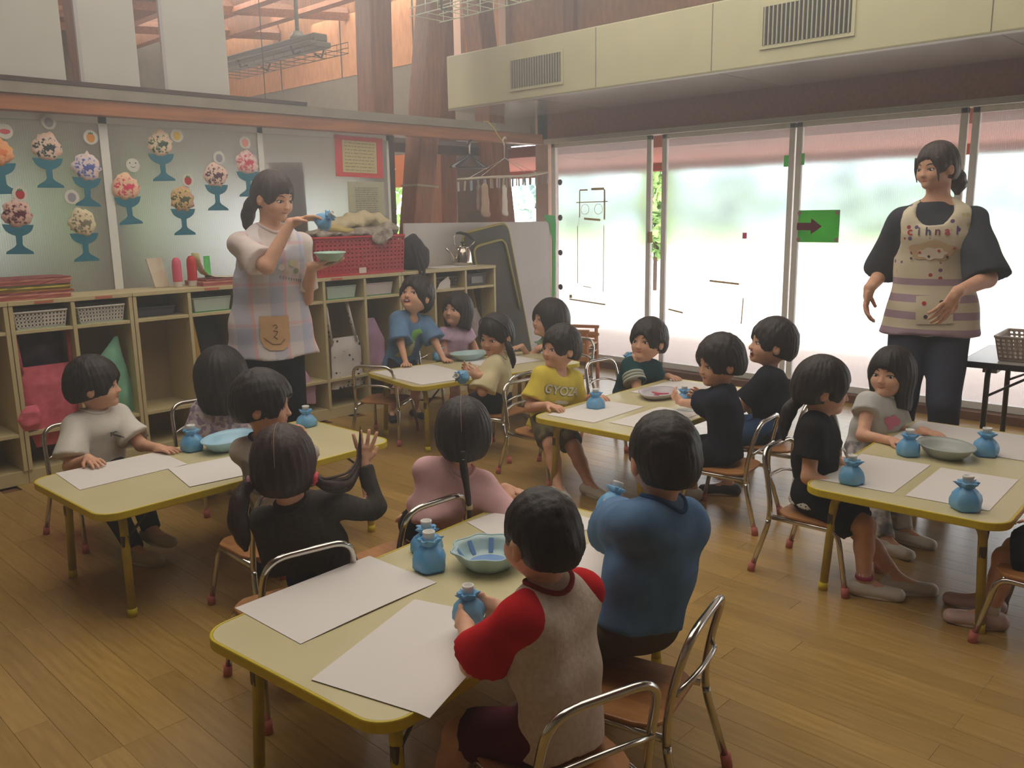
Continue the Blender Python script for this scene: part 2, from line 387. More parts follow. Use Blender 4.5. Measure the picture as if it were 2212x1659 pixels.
    def tl(s, p): return s.R @ (V3(p) - V3((s.x, s.y, 0)))
    # ---- hair: grown in the head's own frame
    def hairs(s, style, m, t, fr):
        q = s.hs; E_ = lambda c, r, **k: ell(V3(c) * q, V3(r) * q, **k)
        P = [E_((-.012, 0, .019), (.090 + t, .078 + t, .094 + t), k=.02)]
        buzz = style == 'buzz'; style = 'short' if buzz else style
        low = -.046 if style == 'short' else -.052 if style == 'tied' else -.075
        P.append(E_((-.034, 0, -.022), (.062 + t, .062 + t * .7, .062), k=.03) if style == 'short' else E_((-.034, 0, -.022), (.064 + t, .064 + t * .8, .064), k=.03))
        if style in ('bob', 'long'):
            b = -.085 if style == 'bob' else -.13; low = b - .02
            P.append(cap(V3((-.02, 0, .0)) * q, V3((-.026, 0, b)) * q, (.068 + t) * q, (.066 + t) * q, .03, (0, 1, 0), 1.08))
        P.append(E_((.118, 0, -.045), (.086, .074 if style in ('short', 'tied') else .066, .088 - fr), k=.012, op='-'))
        if style in ('short', 'tied'):
            for g in (1, -1): P += [E_((.012, g * (.100 + t * .5), -.040), (.040, .040, .050), k=.012, op='-'), E_((.035, g * (.095 + t), -.070), (.062, .060, .058), k=.015, op='-')]
        else: P.append(cap(V3((.09, 0, -.06)) * q, V3((.10, 0, -.2)) * q, .074 * q, .09 * q, .012)); P[-1]['op'] = '-'
        F = Fld(P, [((0, 0, low * q), nrm((.25, 0, -1)))], shade_strands(s.seed, short=style == 'short'))
        v, f = F.mesh(.0048)
        v = s.Hc + v[:, :1] * s.hf + v[:, 1:2] * s.hl + v[:, 2:] * s.hu
        s.hm = m; s.hair = raw('hair', v, f, m, s.root, True)
    def lock(s, name, pts, rs, parent=None, m=None, w=1.0, n=10):
        """a tapering tail of hair through head-frame points"""
        P = [s.H(*p) for p in pts]; mb = MB(); Q = []; R_ = []
        for i in range(len(P) - 1):
            for k in range(6):
                t = k / 6; Q.append(P[i] * (1 - t) + P[i + 1] * t); R_.append((rs[i] * (1 - t) + rs[i + 1] * t) * (1 + .07 * math.sin(i * 6 + k)))
        Q.append(P[-1]); R_.append(rs[-1]); Q = np.array(Q)
        for _ in range(3): Q[1:-1] = (Q[:-2] + 2 * Q[1:-1] + Q[2:]) / 4
        mb.tube([tuple(x) for x in Q], R_, n); return mb.build(name, m or s.hm, parent or s.hair, True)
    def part_line(s, t, a0=50, a1=190, off=0, r=.0012):
        q = s.hs; P = []
        for i in range(15):
            a = math.radians(a0 + (a1 - a0) * i / 14); P.append(tuple(s.H(-.012 + (.0905 + t) * math.cos(a), off * (1 - abs(i - 7) / 20), .019 + (.0945 + t) * math.sin(a))))
        return MB().tube(P, r, 5).build('parting', mat('parting_skin', rgb(150, 116, 100), .6), s.hair, True)
    # ---- face
    def face(s, mouth='smile', gaze=0, open_=0, brow=True, closed=False):
        q = s.hs
        def on(l, u): return s.bf.hit(s.H(.16, l, u), -s.hf)[0]
        def blob(name, c, r, m, par=None, n=10):
            mb = MB(); A = np.array([s.hf, s.hl, s.hu]).T; vs = []; fs = []
            for i in range(n // 2 + 1):
                for j in range(n):
                    a = PI * i / (n // 2) - PI / 2; b = 2 * PI * j / n
                    vs.append(c + A @ (V3((math.sin(a), math.cos(a) * math.cos(b), math.cos(a) * math.sin(b))) * V3(r) * q))
            for i in range(n // 2):
                for j in range(n): fs.append((i * n + j, i * n + (j + 1) % n, (i + 1) * n + (j + 1) % n, (i + 1) * n + j))
            mb.add(vs, fs); return mb.build(name, m, par or s.root, True)
        for g in (1, -1):
            c = on(g * .033 * q / q, -.002)
            if closed:
                MB().tube([tuple(on(g * (.033 + x), -.002 - .004 * (abs(x) / .013) ** 2) + s.hf * .001) for x in (-.013, -.006, 0, .006, .013)], .0018 * q, 6).build('eyelid', EYEB, s.root, True)
            else:
                e = blob('eye', c - s.hf * .002 * q, (.0045, .0135, .0068), EYEW)
                blob('iris', c + s.hf * .0008 * q + s.hl * gaze * .004, (.0035, .0064, .0064), EYEB, e)
                MB().tube([tuple(on(g * (.033 + x), .006 - .004 * (abs(x) / .015) ** 2) + s.hf * .002) for x in (-.015, -.007, 0, .007, .015)], .0016 * q, 6).build('eyelid', EYEB, s.root, True)
            if brow: MB().tube([tuple(on(g * (.033 + x), .026 - .006 * (abs(x) / .018) ** 2) + s.hf * .0005) for x in (-.018, -.008, 0, .009, .018)], [.0012, .0024, .0026, .0024, .001], 6).build('eyebrow', s.hm, s.root, True)
        c = on(0, -.052)
        if open_:
            o = blob('mouth', c - s.hf * .002 * q, (.006, .020, .005 + .011 * open_), MDARK); blob('teeth', c + s.hf * .002 * q + s.hu * .005 * open_ * q, (.0035, .014, .003 + .002 * open_), TEETH, o)
            MB().tube([tuple(on(.022 * math.cos(a), -.052 + (.006 + .012 * open_) * math.sin(a)) + s.hf * .0005) for a in [i * PI / 6 for i in range(12)]], .0026 * q, 6, closed=True).build('lips', LIP, s.root, True)
        else:
            MB().tube([tuple(on(x, -.052 + (.005 * (abs(x) / .019) ** 2 if mouth == 'smile' else 0)) - s.hf * .0006) for x in (-.019, -.011, -.004, .004, .011, .019)], [.001, .003, .0038, .0038, .003, .001], 6).build('lips', LIP, s.root, True)
    # ---- clothes
    def shirt(s, m, sleeve='short', loose=.010, hem=.045, sm=None, name='shirt', collar=None, neck=None, sl=.78, fold=.0035, flare=.0, cuts=None, sw=0, h=.0085):
        k = s.k; L, sd, F = s.L, s.sd, s.F; lo = loose; big = 1.0 if k['sh'] < .13 else 1.5
        pr, pw = k['P']; wr, ww = k['Wd']; cr, cw = k['C']; N = s.N
        hemp = s.Pc - sd * hem
        T = [cap(s.Pc - sd * (hem + .04), s.mid, pr + lo + flare, wr + lo, .03, L, pw, cut=[(hemp, -sd)]), cap(s.mid, s.ch, wr + lo, cr + lo, .03, L, cw * .98), cap(s.S[0], s.S[1], k['shr'] + lo * .75, k['shr'] + lo * .75, .03),
             cap(s.ch, N - sd * .022 * big, (cr + lo) * .82, k['neck'] * 1.25 + lo * .6, .03, L, 1.5)]
        SL = []
        for i in (0, 1):
            a = s.S[i]; e = s.E[i]; w = s.Wr[i]; a0, a1, a2 = k['arm']
            if sleeve == 'short':
                d = nrm(e - a); b = a + (e - a) * sl; ra = a0 + lo * .9; rb = a0 + lo + .010 * big + sw
                SL.append(cap(a, b + d * .03, ra, rb, .018, cut=[(b, d)], sub=[cap(b + d * rb * .62, b + d * .09, rb * .86, rb * .86)]))
            elif sleeve == 'long':
                d = nrm(w - e); SL += [cap(a, e, a0 + lo, a1 + lo, .02), cap(e, w + d * .0, a1 + lo, a2 + lo * .8, .012, cut=[(w - d * .012, d)])]
            elif sleeve == 'cap':
                d = nrm(e - a); b = a + (e - a) * .35; SL.append(cap(a, b + d * .03, a0 + lo, a0 + lo + .018, .015, cut=[(b, d)]))
        ns = folds(fold * 1.7, 36, s.seed)
        for p in T:
            if neck: p['sub'] = (p['sub'] or []) + neck
        if cuts:
            for p in T + SL: p['cut'] = (p['cut'] or []) + cuts
        if sm is None: s.sf = Fld(T + SL, noise=ns); o = s.sf.build(name, m, s.root, h)
        else:
            s.sf = Fld(T, noise=ns); o = s.sf.build(name, m, s.root, h)
            for i in (0, 1):
                g = 1 if i == 0 else -1
                q = [cap(N + L * g * k['neck'] * 1.0 - sd * .018, s.S[i], k['neck'] * .75 + lo, k['shr'] + lo * 1.0 + .002, .02)] + SL[i * (len(SL) // 2):(i + 1) * (len(SL) // 2)]
                Fld(q, noise=ns).build('sleeve', sm, s.root, h)
        if collar:
            R_ = k['neck'] + lo * .5 + .007; big_ = 1 if k['sh'] < .13 else 1.3; ring = []
            for a in [i * PI / 14 for i in range(28)]:
                q = N + F * (math.cos(a) * R_ * 1.08 - .004) + L * math.sin(a) * R_ * 1.12
                ring.append(s.sf.hit(q + sd * .09, -sd, .2)[0] + sd * .0015)
            ring = np.array(ring)
            for _ in range(2): ring = (np.roll(ring, 1, 0) + 2 * ring + np.roll(ring, -1, 0)) / 4
            MB().tube([tuple(q) for q in ring], .0058 * big_, 8, closed=True).build('collar', collar, o, True)
        return o
    def bottom(s, m, kind='shorts', lo=.011, name=None, h=.0095):
        k = s.k; pr, pw = k['P']; l0, l1, l2, l3 = k['leg']; P = [cap(s.Pc - s.sd * .01, s.Pc + s.sd * .05, pr + lo * .8, pr + lo * .5, .02, s.L, pw)]
        for i in (0, 1):
            a, b, c = s.Hp[i], s.K[i], s.An[i]; d = nrm(b - a)
            if kind == 'shorts':
                e = a + (b - a) * .84; P.append(cap(a, e + d * .03, l0 + lo, l1 + lo + .014, .02, cut=[(e, d)], sub=[cap(e + d * (l1 + lo) * .6, e + d * .09, (l1 + lo) * .95, (l1 + lo) * .95)]))
            elif kind == 'pants':
                d2 = nrm(c - b); P += [cap(a, b, l0 + lo * .8, l1 + lo * .8, .02), cap(b, c + d2 * .03, l1 + lo * .7, l3 + lo * 1.2, .012, cut=[(c, d2)])]
            elif kind == 'skirt': P.append(cap(a, a + (b - a) * .85, l0 + lo, l0 * .8 + lo + .012, .05, cut=[(a + (b - a) * .85, d)]))
        if kind == 'skirt':
            a = (s.Hp[0] + s.Hp[1]) / 2; b = (s.K[0] + s.K[1]) / 2; d = nrm(b - a); P.append(cap(a, a + (b - a) * .85, l0, l0 + .01, .04, s.L, 2.0, cut=[(a + (b - a) * .85, d)]))
        s.pf = Fld(P, noise=folds(.002, 50, s.seed + 5)); return s.pf.build(name or ('skirt' if kind == 'skirt' else 'trousers' if kind == 'pants' else 'shorts'), m, s.root, h)
    def shoes(s, m, sock=None, sole=True):
        k = s.k; r = k['leg'][3]
        for i in (0, 1):
            a, ff = s.An[i], s.ff[i]; sd = V3((-ff[1], ff[0], 0)); z0 = a[2] - k['ank']; B = V3((a[0], a[1], z0))
            up = V3((0, 0, 1)); hl = B - ff * k['foot'] * .16 + up * r * 1.15; to = B + ff * k['foot'] * .66 + up * r * .82
            P = [cap(hl, to, r * 1.25, r * 1.12, .01, sd, 1.26), cap(hl, B + ff * .008 + up * k['ank'] * 1.0, r * 1.3, r * 1.22, .012)]
            o = Fld(P, [(B + up * .006, -up), (B + up * k['ank'] * 1.06, up)]).build('shoe', m, s.root, .0065)
            if sole: MB().prism([(B + ff * (k['foot'] * (.24 + .53 * math.cos(t))) + sd * math.sin(t) * r * 1.42)[:2] for t in [j * PI / 10 for j in range(20)]], z0 + .001, z0 + .014).build('sole', SOLE, o, False, .003)
            if sock is not None: MB().tube([tuple(B + up * k['ank'] * .7), tuple(a + nrm(s.K[i] - a) * .035 * (1 if k['sh'] < .13 else 1.5))], r * 1.14, 12).build('sock', sock, s.root, True)
    # ---- flat prints laid on the cloth
    def decal(s, name, loops, m, org, F=None, up=None, fld=None, parent=None, off=.0022, edge=.012):
        import bmesh
        F = s.F if F is None else F; up = s.sd if up is None else up; L = nrm(np.cross(up, F)); fld = fld or s.sf
        bm = bmesh.new()
        if isinstance(loops, bpy.types.Mesh): bm.from_mesh(loops)
        else:
            for lp in loops: bm.faces.new([bm.verts.new((x, y, 0)) for x, y in lp])
        bmesh.ops.triangulate(bm, faces=bm.faces[:])
        for _ in range(4):
            es = [e for e in bm.edges if e.calc_length() > edge]
            if not es: break
            bmesh.ops.subdivide_edges(bm, edges=es, cuts=1); bmesh.ops.triangulate(bm, faces=bm.faces[:])
        pts = np.array([[v.co.x, v.co.y] for v in bm.verts]); fs = [tuple(v.index for v in f.verts) for f in bm.faces]; bm.verts.index_update(); fs = [tuple(v.index for v in f.verts) for f in bm.faces]; bm.free()
        org = V3(org)
        W_ = org + F * .22 + pts[:, :1] * L + pts[:, 1:] * up
        q = fld.hit(W_, -F, .5) + F * off
        # keep the printed side towards the viewer
        return raw(name, [tuple(v) for v in q], fs, m, parent or s.root, True)
def text_mesh(txt, size, ext=0):
    c = bpy.data.curves.new('lettering', 'FONT'); c.body = txt; c.size = size; c.align_x = 'CENTER'; c.align_y = 'CENTER'; c.resolution_u = 3; c.extrude = ext; c.offset = size * .02
    o = bpy.data.objects.new('lettering', c); COL.objects.link(o); bpy.context.view_layer.update()
    me = bpy.data.meshes.new_from_object(o.evaluated_get(bpy.context.evaluated_depsgraph_get())); bpy.data.objects.remove(o); return me
# ================================================================ materials of the room
def woodmat(name, c, c2, rough=.5, sc=6, stretch=(12, 1, 12), coat=0, objrand=0, bump=.08):
    return mat(name, c, rough, c2=c2, scale=sc, stretch=stretch, bump=bump, coat=coat, objrand=objrand, noise=(.3, .7))
M_PLANK = woodmat('floor_wood', rgb(180, 148, 86), rgb(156, 124, 66), .28, 5, (14, 1.2, 6), objrand=.13, bump=.03)
M_OSB = mat('particle_board', rgb(196, 138, 92), .8, c2=rgb(158, 104, 64), scale=26, stretch=(1, 1, .35), bump=.15, noise=(.3, .75))
M_OSBD = mat('particle_board_dark', rgb(172, 98, 66), .85, c2=rgb(138, 76, 50), scale=40, bump=.15, noise=(.3, .7))
M_GLU = woodmat('laminated_timber', rgb(168, 104, 60), rgb(112, 62, 34), .55, 9, (6, 6, .5), bump=.05)
M_BEAM = woodmat('beam_wood', rgb(176, 110, 58), rgb(136, 80, 40), .5, 4, (.8, 9, 9))
M_GREY = mat('grey_board', rgb(120, 110, 94), .85, c2=rgb(106, 98, 84), scale=15)
M_DARKW = mat('dark_wood', rgb(84, 58, 46), .8, c2=rgb(62, 42, 34), scale=12)
M_ALU = mat('aluminium', rgb(238, 240, 238), .45, 0, c2=rgb(230, 232, 230), scale=30)
M_WHITE = mat('white_frame', rgb(228, 230, 224), .5)
M_DUCT = mat('duct_cream', rgb(206, 203, 164), .5, c2=rgb(199, 196, 158), scale=5, spec=.35)
M_SOFFIT = mat('duct_soffit', rgb(216, 214, 210), .16, .6)
M_SHELF = woodmat('cream_laminate', rgb(206, 192, 148), rgb(198, 182, 136), .5, 3, (3, 3, 3), bump=0)
M_CREAM = mat('wall_cream', rgb(205, 196, 176), .9)
def poly_mat(name, veil, tint, rib=520.0, axis='X', rough=.18):
    """ribbed twin-wall sheet: part clear, part milky; ribs modulate the milkiness"""
    m = bpy.data.materials.new(name); m.use_nodes = True; nt = m.node_tree; N = nt.nodes; L = nt.links
    for n in list(N): N.remove(n)
    out = N.new('ShaderNodeOutputMaterial'); tc = N.new('ShaderNodeTexCoord'); sp = N.new('ShaderNodeSeparateXYZ'); L.new(tc.outputs['Object'], sp.inputs[0])
    mu = N.new('ShaderNodeMath'); mu.operation = 'MULTIPLY'; mu.inputs[1].default_value = rib; L.new(sp.outputs[axis], mu.inputs[0])
    si = N.new('ShaderNodeMath'); si.operation = 'SINE'; L.new(mu.outputs[0], si.inputs[0])
    mr = N.new('ShaderNodeMapRange'); mr.inputs['From Min'].default_value = -1; mr.inputs['To Min'].default_value = veil - .07; mr.inputs['To Max'].default_value = veil + .07; L.new(si.outputs[0], mr.inputs['Value'])
    tr = N.new('ShaderNodeBsdfRefraction'); tr.inputs['Color'].default_value = (.95, .97, .97, 1); tr.inputs['Roughness'].default_value = rough; tr.inputs['IOR'].default_value = 1.25
    tl = N.new('ShaderNodeBsdfTranslucent'); tl.inputs['Color'].default_value = tint
    df = N.new('ShaderNodeBsdfDiffuse'); df.inputs['Color'].default_value = tint
    m1 = N.new('ShaderNodeMixShader'); m1.inputs[0].default_value = .3; L.new(tl.outputs[0], m1.inputs[1]); L.new(df.outputs[0], m1.inputs[2])
    gl = N.new('ShaderNodeBsdfGlossy'); gl.inputs['Roughness'].default_value = .25; gl.inputs['Color'].default_value = (.8, .8, .8, 1)
    m2 = N.new('ShaderNodeMixShader'); L.new(mr.outputs[0], m2.inputs[0]); L.new(tr.outputs[0], m2.inputs[1]); L.new(m1.outputs[0], m2.inputs[2])
    m3 = N.new('ShaderNodeMixShader'); m3.inputs[0].default_value = .06; L.new(m2.outputs[0], m3.inputs[1]); L.new(gl.outputs[0], m3.inputs[2])
    L.new(m3.outputs[0], out.inputs['Surface']); return m
M_POLYW = poly_mat('ribbed_sheet_window', .17, (.95, .96, .97, 1), 520, 'Y')
M_POLYP = poly_mat('ribbed_sheet_partition', .55, (.38, .375, .35, 1), 520, 'X', .45)

def thin(m, f=.6):
    """paper and tape that light shines through"""
    N = m.node_tree.nodes; L = m.node_tree.links
    if 'Mix Shader' in N: return m
    b = N['Principled BSDF']; t = N.new('ShaderNodeBsdfTranslucent'); x = N.new('ShaderNodeMixShader'); x.inputs[0].default_value = f
    s = b.inputs['Base Color']
    if s.is_linked: L.new(s.links[0].from_socket, t.inputs['Color'])
    else: t.inputs['Color'].default_value = s.default_value
    L.new(b.outputs[0], x.inputs[1]); L.new(t.outputs[0], x.inputs[2]); L.new(x.outputs[0], N['Material Output'].inputs['Surface']); return m
def struct(o): o['kind'] = 'structure'; return o
# ---------------------------------------------------------------- ground outside, distant things (outside the window wall, X > 6)
M_SAND = mat('pale_sand', rgb(236, 222, 214), .95, c2=rgb(228, 212, 202), scale=.6)
struct(MB().box(6.12, 60, -40, 50, -.4, -.12).build('ground', M_SAND))

struct(MB().box(-30, 6.12, 11.62, 50, -.4, -.13).build('ground', M_SAND))
struct(MB().box(6.02, 8.1, -4, 12, -.12, -.02).build('trim_1', mat('terrace_board', rgb(205, 180, 165), .7, c2=rgb(190, 165, 150), scale=4)))
# porch roof outside the sliding windows: brown boarded soffit
po = struct(MB().box(6.1, 8.2, -4.5, 13, 1.86, 1.96).box(8.1, 8.2, -4.5, 13, 1.775, 1.96).build('trim_2', mat('porch_soffit', rgb(172, 90, 66), .85, c2=rgb(158, 80, 58), scale=3)))
def leafmat(n, a, b): return mat(n, a, .9, c2=b, scale=2, noise=(.35, .65))
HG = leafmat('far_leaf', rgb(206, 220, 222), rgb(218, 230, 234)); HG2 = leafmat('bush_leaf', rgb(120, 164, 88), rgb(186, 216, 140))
struct(MB().box(27, 60, -40, 60, -.119, -.10).build('ground', mat('far_grass', rgb(176, 206, 140), .95, c2=rgb(190, 214, 156), scale=.4))).name = 'ground_far'
def tree(x, y, r, sx, sy, sz, seed, label, group, m, n=420, th=1.0):
    R = np.random.RandomState(seed); mb = MB(); root = empty('tree', (x, y, -.12), 0, label, 'tree', group)
    mb.tube([(0, 0, 0), (0, 0, th + sz * .6)], .16 if sz > 1.6 else .04, 6); mb.build('trunk', M_DARKW, root); mb = MB()
    for i in range(n):
        d = R.normal(size=3); d /= np.linalg.norm(d); c = d * [sx, sy, sz] * (R.rand() ** .3); c[2] += th + sz; u = R.normal(size=3); u /= np.linalg.norm(u); v = np.cross(u, R.normal(size=3)); v /= np.linalg.norm(v); q = r * (.6 + .8 * R.rand()); w = np.cross(u, v) * q * .25
        mb.add([c - u * q, c + v * q * .6 + w, c + u * q, c - v * q * .6 + w], [(0, 1, 2, 3)])
    mb.build('foliage', m, root)
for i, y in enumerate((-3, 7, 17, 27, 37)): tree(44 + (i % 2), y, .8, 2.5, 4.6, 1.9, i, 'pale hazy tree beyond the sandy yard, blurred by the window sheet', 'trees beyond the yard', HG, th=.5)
tree(13.5, 9.35, .12, .4, .22, 1.2, 9, 'bright green young tree seen through the open slit between the first two windows', None, HG2, th=.5)
tree(12.5, 15.5, .22, 1.5, 2.2, 1.4, 12, 'bright green tree seen between the timber columns behind the kettle', None, HG2, th=.3)
for i, x in enumerate((-2.5, 2, 6.5)): tree(x, 17.5, .35, 2.0, 1.2, 1.4, 20 + i, 'green tree behind the far room, blurred past the partition', 'trees behind the far room', HG2, th=.3)
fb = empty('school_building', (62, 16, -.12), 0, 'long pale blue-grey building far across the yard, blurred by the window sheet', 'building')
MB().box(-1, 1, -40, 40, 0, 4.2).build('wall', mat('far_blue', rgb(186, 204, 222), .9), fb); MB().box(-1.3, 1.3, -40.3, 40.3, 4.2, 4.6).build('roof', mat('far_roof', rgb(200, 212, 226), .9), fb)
for i in range(9): MB().box(-1.04, -.98, -34 + i * 8, -30 + i * 8, 1.2, 2.8).build('window', mat('far_frame', rgb(160, 178, 196), .6), fb)

# ---------------------------------------------------------------- floor: sub floor + strips, the 300 that show largest are planks of their own
fl = struct(MB().box(-2.6, 5.93, -3.1, 11.5, -.12, -.012).build('floor', mat('sub_floor', rgb(120, 84, 48), .6)))
PW, PL = .09, .9095; pm = MB().box(0, PW - .0006, 0, PL - .0008, -.011, 0)
rows = []; Rn = random.Random(3)
Rcam = np.array(((0.69508, 0.15117, -0.70286), (-0.71875, 0.12467, -0.68400), (-0.01577, 0.98061, 0.19532)))
for i in range(95):
    x = -2.6 + i * PW; off = Rn.choice([0, .3, .6, .45, .15]) * PL
    for j in range(9):
        y = -2.9 - off + j * PL
        q = Rcam.T @ (np.array((x, y + PL / 2, 0)) - (0, 0, 1.35)); d = np.linalg.norm(q)
        vis = q[2] < -.5 and abs(q[0] / q[2]) < .68 and abs(q[1] / q[2]) < .5
        rows.append((0 if vis else 1, d, x, y))
rows.sort(); me = None
for n, (v, d, x, y) in enumerate(rows):
    if n < 300 and v == 0:
        if me is None: o = pm.build('plank', M_PLANK, fl); me = o.data; bevel(o, .0005, 1)
        else:
            o2 = o.copy(); COL.objects.link(o2)
            o2.parent = fl; o = o2
        o.location = (x, y, 0)
rest = MB()
for n, (v, d, x, y) in enumerate(rows):
    if not (n < 300 and v == 0) and x + PW < 5.93: rest.box(x, x + PW - .0006, y, y + PL - .0008, -.011, 0)
for i in range(95):
    x = -2.6 + i * PW
    for j in range(4):
        if x + PW < 5.93: rest.box(x, x + PW - .0012, 4.9 + j * 1.6, 4.9 + j * 1.6 + 1.598, -.0115, -.0005)
rest.build('plank', M_PLANK, fl)['kind'] = 'stuff'

# ---------------------------------------------------------------- walls and roof that close the hall (most of it out of the picture)
struct(MB().box(-2.7, -2.6, -3.1, 11.5, 0, 3.7).build('wall_left', M_CREAM))
struct(MB().box(-2.7, 6.0, -3.2, -3.1, 0, 3.7).build('wall_back', M_CREAM))
ce = struct(MB().box(-2.7, 6.1, -3.2, 5.9, 3.62, 3.7).build('ceiling', M_OSB))
for i in range(5): MB().box(-2.6, 5.95, -2.4 + i * 1.8, -2.28 + i * 1.8, 3.42, 3.62).build('rafter', M_GLU, ce)
rf = struct(MB().box(-2.7, 4.5, 5.9, 11.6, 3.62, 3.7).build('ceiling_far', M_OSB)); rf.name = 'ceiling'
sky_ = mat('roof_light', rgb(250, 248, 236), .6, trans=.0)
sk = poly_mat('roof_sheet', .8, (.98, .97, .92, 1), 60, 'Y')
for i in range(5): MB().box(4.5, 6.1, 5.92 + i * 1.14, 7.0 + i * 1.14, 3.74, 3.75).build('roof_sheet', sk, rf)
for x in (4.3, 4.86, 5.42): MB().box(x, x + .11, 5.9, 11.6, 3.45, 3.68).build('rafter', M_GLU, rf)
for y in (7.2, 8.6, 10.0): MB().tube([(3.4, y + .9, 3.5), (5.95, y - .4, 3.5)], .07, 4).build('cross_beam', M_GLU, rf)
# far end wall of the next room, open glazing to the yard
fw_ = struct(MB().box(-2.7, 6.0, 11.5, 11.6, 0, .8).box(-2.7, 6.0, 11.5, 11.6, 1.95, 3.7).build('wall_far', M_GREY))
for i, x in enumerate((-2.6, -.9, .8, 2.5, 4.2)):
    w = struct(MB().box(x, x + .06, 11.52, 11.58, .8, 1.95).box(x + 1.64, x + 1.7, 11.52, 11.58, .8, 1.95).box(x, x + 1.7, 11.52, 11.58, .8, .86).box(x, x + 1.7, 11.52, 11.58, 1.89, 1.95).build('window_%d' % (10 + i), M_ALU))
# ---------------------------------------------------------------- window wall (right), X = 5.95
ww = struct(MB().box(5.95, 6.1, -3.1, 11.6, 2.86, 3.62).build('wall_right', M_OSB))
for y in (9.6, 8.35, 7.1, 5.0, 3.4, 2.2, .9): MB().box(5.942, 5.95, y, y + .012, 2.86, 3.62).build('joint_strip', M_DARKW, ww)
for y, z, w in ((6.35, 3.2, .10), (4.95, 3.2, .12), (5.75, 3.2, .09)): MB().box(5.90, 5.95, y, y + w, 2.5, 3.62).build('stud', M_GLU if w > .11 else mat('pale_stud', rgb(205, 170, 150), .7), ww)
MB().box(5.955, 6.1, -3.1, 5.42, 1.985, 2.86).build('fascia_board', M_OSBD, ww)
MB().box(5.955, 6.1, 5.45, 11.6, 1.97, 2.86).build('upper_board', M_GREY, ww)
MB().box(5.955, 6.1, 6.05, 7.02, -.0, 1.97).build('dark_board', M_DARKW, ww)
MB().box(5.955, 6.1, 7.02, 11.6, 1.64, 1.97).build('orange_board', mat('orange_board', rgb(190, 104, 52), .7), ww)
MB().box(5.955, 6.1, 7.02, 11.6, 0, .35).build('low_board', M_GREY, ww)
MB().box(5.955, 6.1, 5.3, 5.45, 0, 2.86).build('corner_post', mat('pale_post', rgb(196, 166, 146), .7, c2=rgb(184, 150, 130), scale=8), ww)
# small white bird shapes on the orange board
for (y, z) in ((7.5, 1.82), (7.62, 1.78)): MB().prism([(-.03, 0), (-.01, .012), (.005, .035), (.014, .012), (.03, .018), (.012, -.008), (.0, -.03), (-.008, -.008)], 0, .003, Matrix(((0, 0, -1, 5.953), (-1, 0, 0, y), (0, 1, 0, z), (0, 0, 0, 1)))).build('paper_bird', M_WHITE, ww)
# head rail and sill of the sliding windows
struct(MB().box(5.90, 6.02, -3.1, 5.30, 1.945, 1.985).build('trim_3', M_ALU))
struct(MB().box(5.88, 6.04, -3.1, 5.30, 0, .055).build('trim_4', mat('sill_wood', rgb(128, 96, 76), .6, c2=rgb(108, 80, 62), scale=10)))
leaves = [(4.175, 5.255, 5.955), (2.955, 4.085, 5.975), (1.815, 2.935, 5.955), (.66, 1.795, 5.975), (-.5, .64, 5.955), (-1.66, -.52, 5.975), (-2.82, -1.68, 5.955)]
for i, (y0, y1, x) in enumerate(leaves):
    w = struct(MB().box(x + .004, x + .010, y0 + .03, y1 - .03, .09, 1.92).build('window_%d' % (i + 1), M_POLYW))
    fr = MB(); s = .044
    fr.box(x - .008, x + .022, y0, y0 + s, .057, 1.945).box(x - .008, x + .022, y1 - s, y1, .057, 1.945).box(x - .008, x + .022, y0, y1, .057, .105).box(x - .008, x + .022, y0, y1, 1.91, 1.945)
    fr.build('window_frame', M_ALU, w, bev=.003)
# pulls, finger dots and tapes on the window leaves
M_GTAPE = thin(mat('green_tape', rgb(110, 214, 126), .6)); M_PINK = thin(mat('pink_paper', rgb(216, 110, 160), .6)); M_TAPE = thin(mat('masking_tape', rgb(196, 176, 132), .7))
def wallsticker(name, label, cat, y0, y1, z0, z1, m, group=None, x=5.955, t=.002):
    o = MB().box(x - t, x, -(y1 - y0) / 2, (y1 - y0) / 2, 0, z1 - z0).build(name, m, None, loc=(0, (y0 + y1) / 2, z0)); return tag(o, label, cat, group)
for i, z in enumerate((1.61, 1.30, .99, .68)):
    o = MB().lathe([(0, 0), (.026, 0), (.026, .003), (0, .003)], (0, 0, 0), 20, M=Matrix.Rotation(-PI / 2, 4, 'Y')).build('black_dot', mat('dot_black', rgb(52, 52, 58), .5), None, loc=(5.954, 5.155, z))
    tag(o, ('round dark dot on the window sheet by the corner, ' + ('topmost', 'second from the top', 'third from the top', 'lowest')[i] + ' of four'), 'sticker', 'round dark dots on the window')
wallsticker('green_tape', 'short green tape left of the window post above the arrow sign', 'tape', 3.0, 3.035, 1.645, 1.725, M_GTAPE, 'green tapes on the windows', 5.972)
wallsticker('green_tape', 'short green tape right of the window post above the arrow sign', 'tape', 2.87, 2.90, 1.65, 1.73, M_GTAPE, 'green tapes on the windows', 5.953)
wallsticker('masking_tape', 'piece of tan tape on the edge of the first window leaf', 'tape', 4.15, 4.20, 1.09, 1.18, M_TAPE, None, 5.945)
wallsticker('pink_tape', 'tiny pink paper tab in the middle of the second window', 'tape', 3.31, 3.345, 1.13, 1.175, M_PINK, None, 5.973)
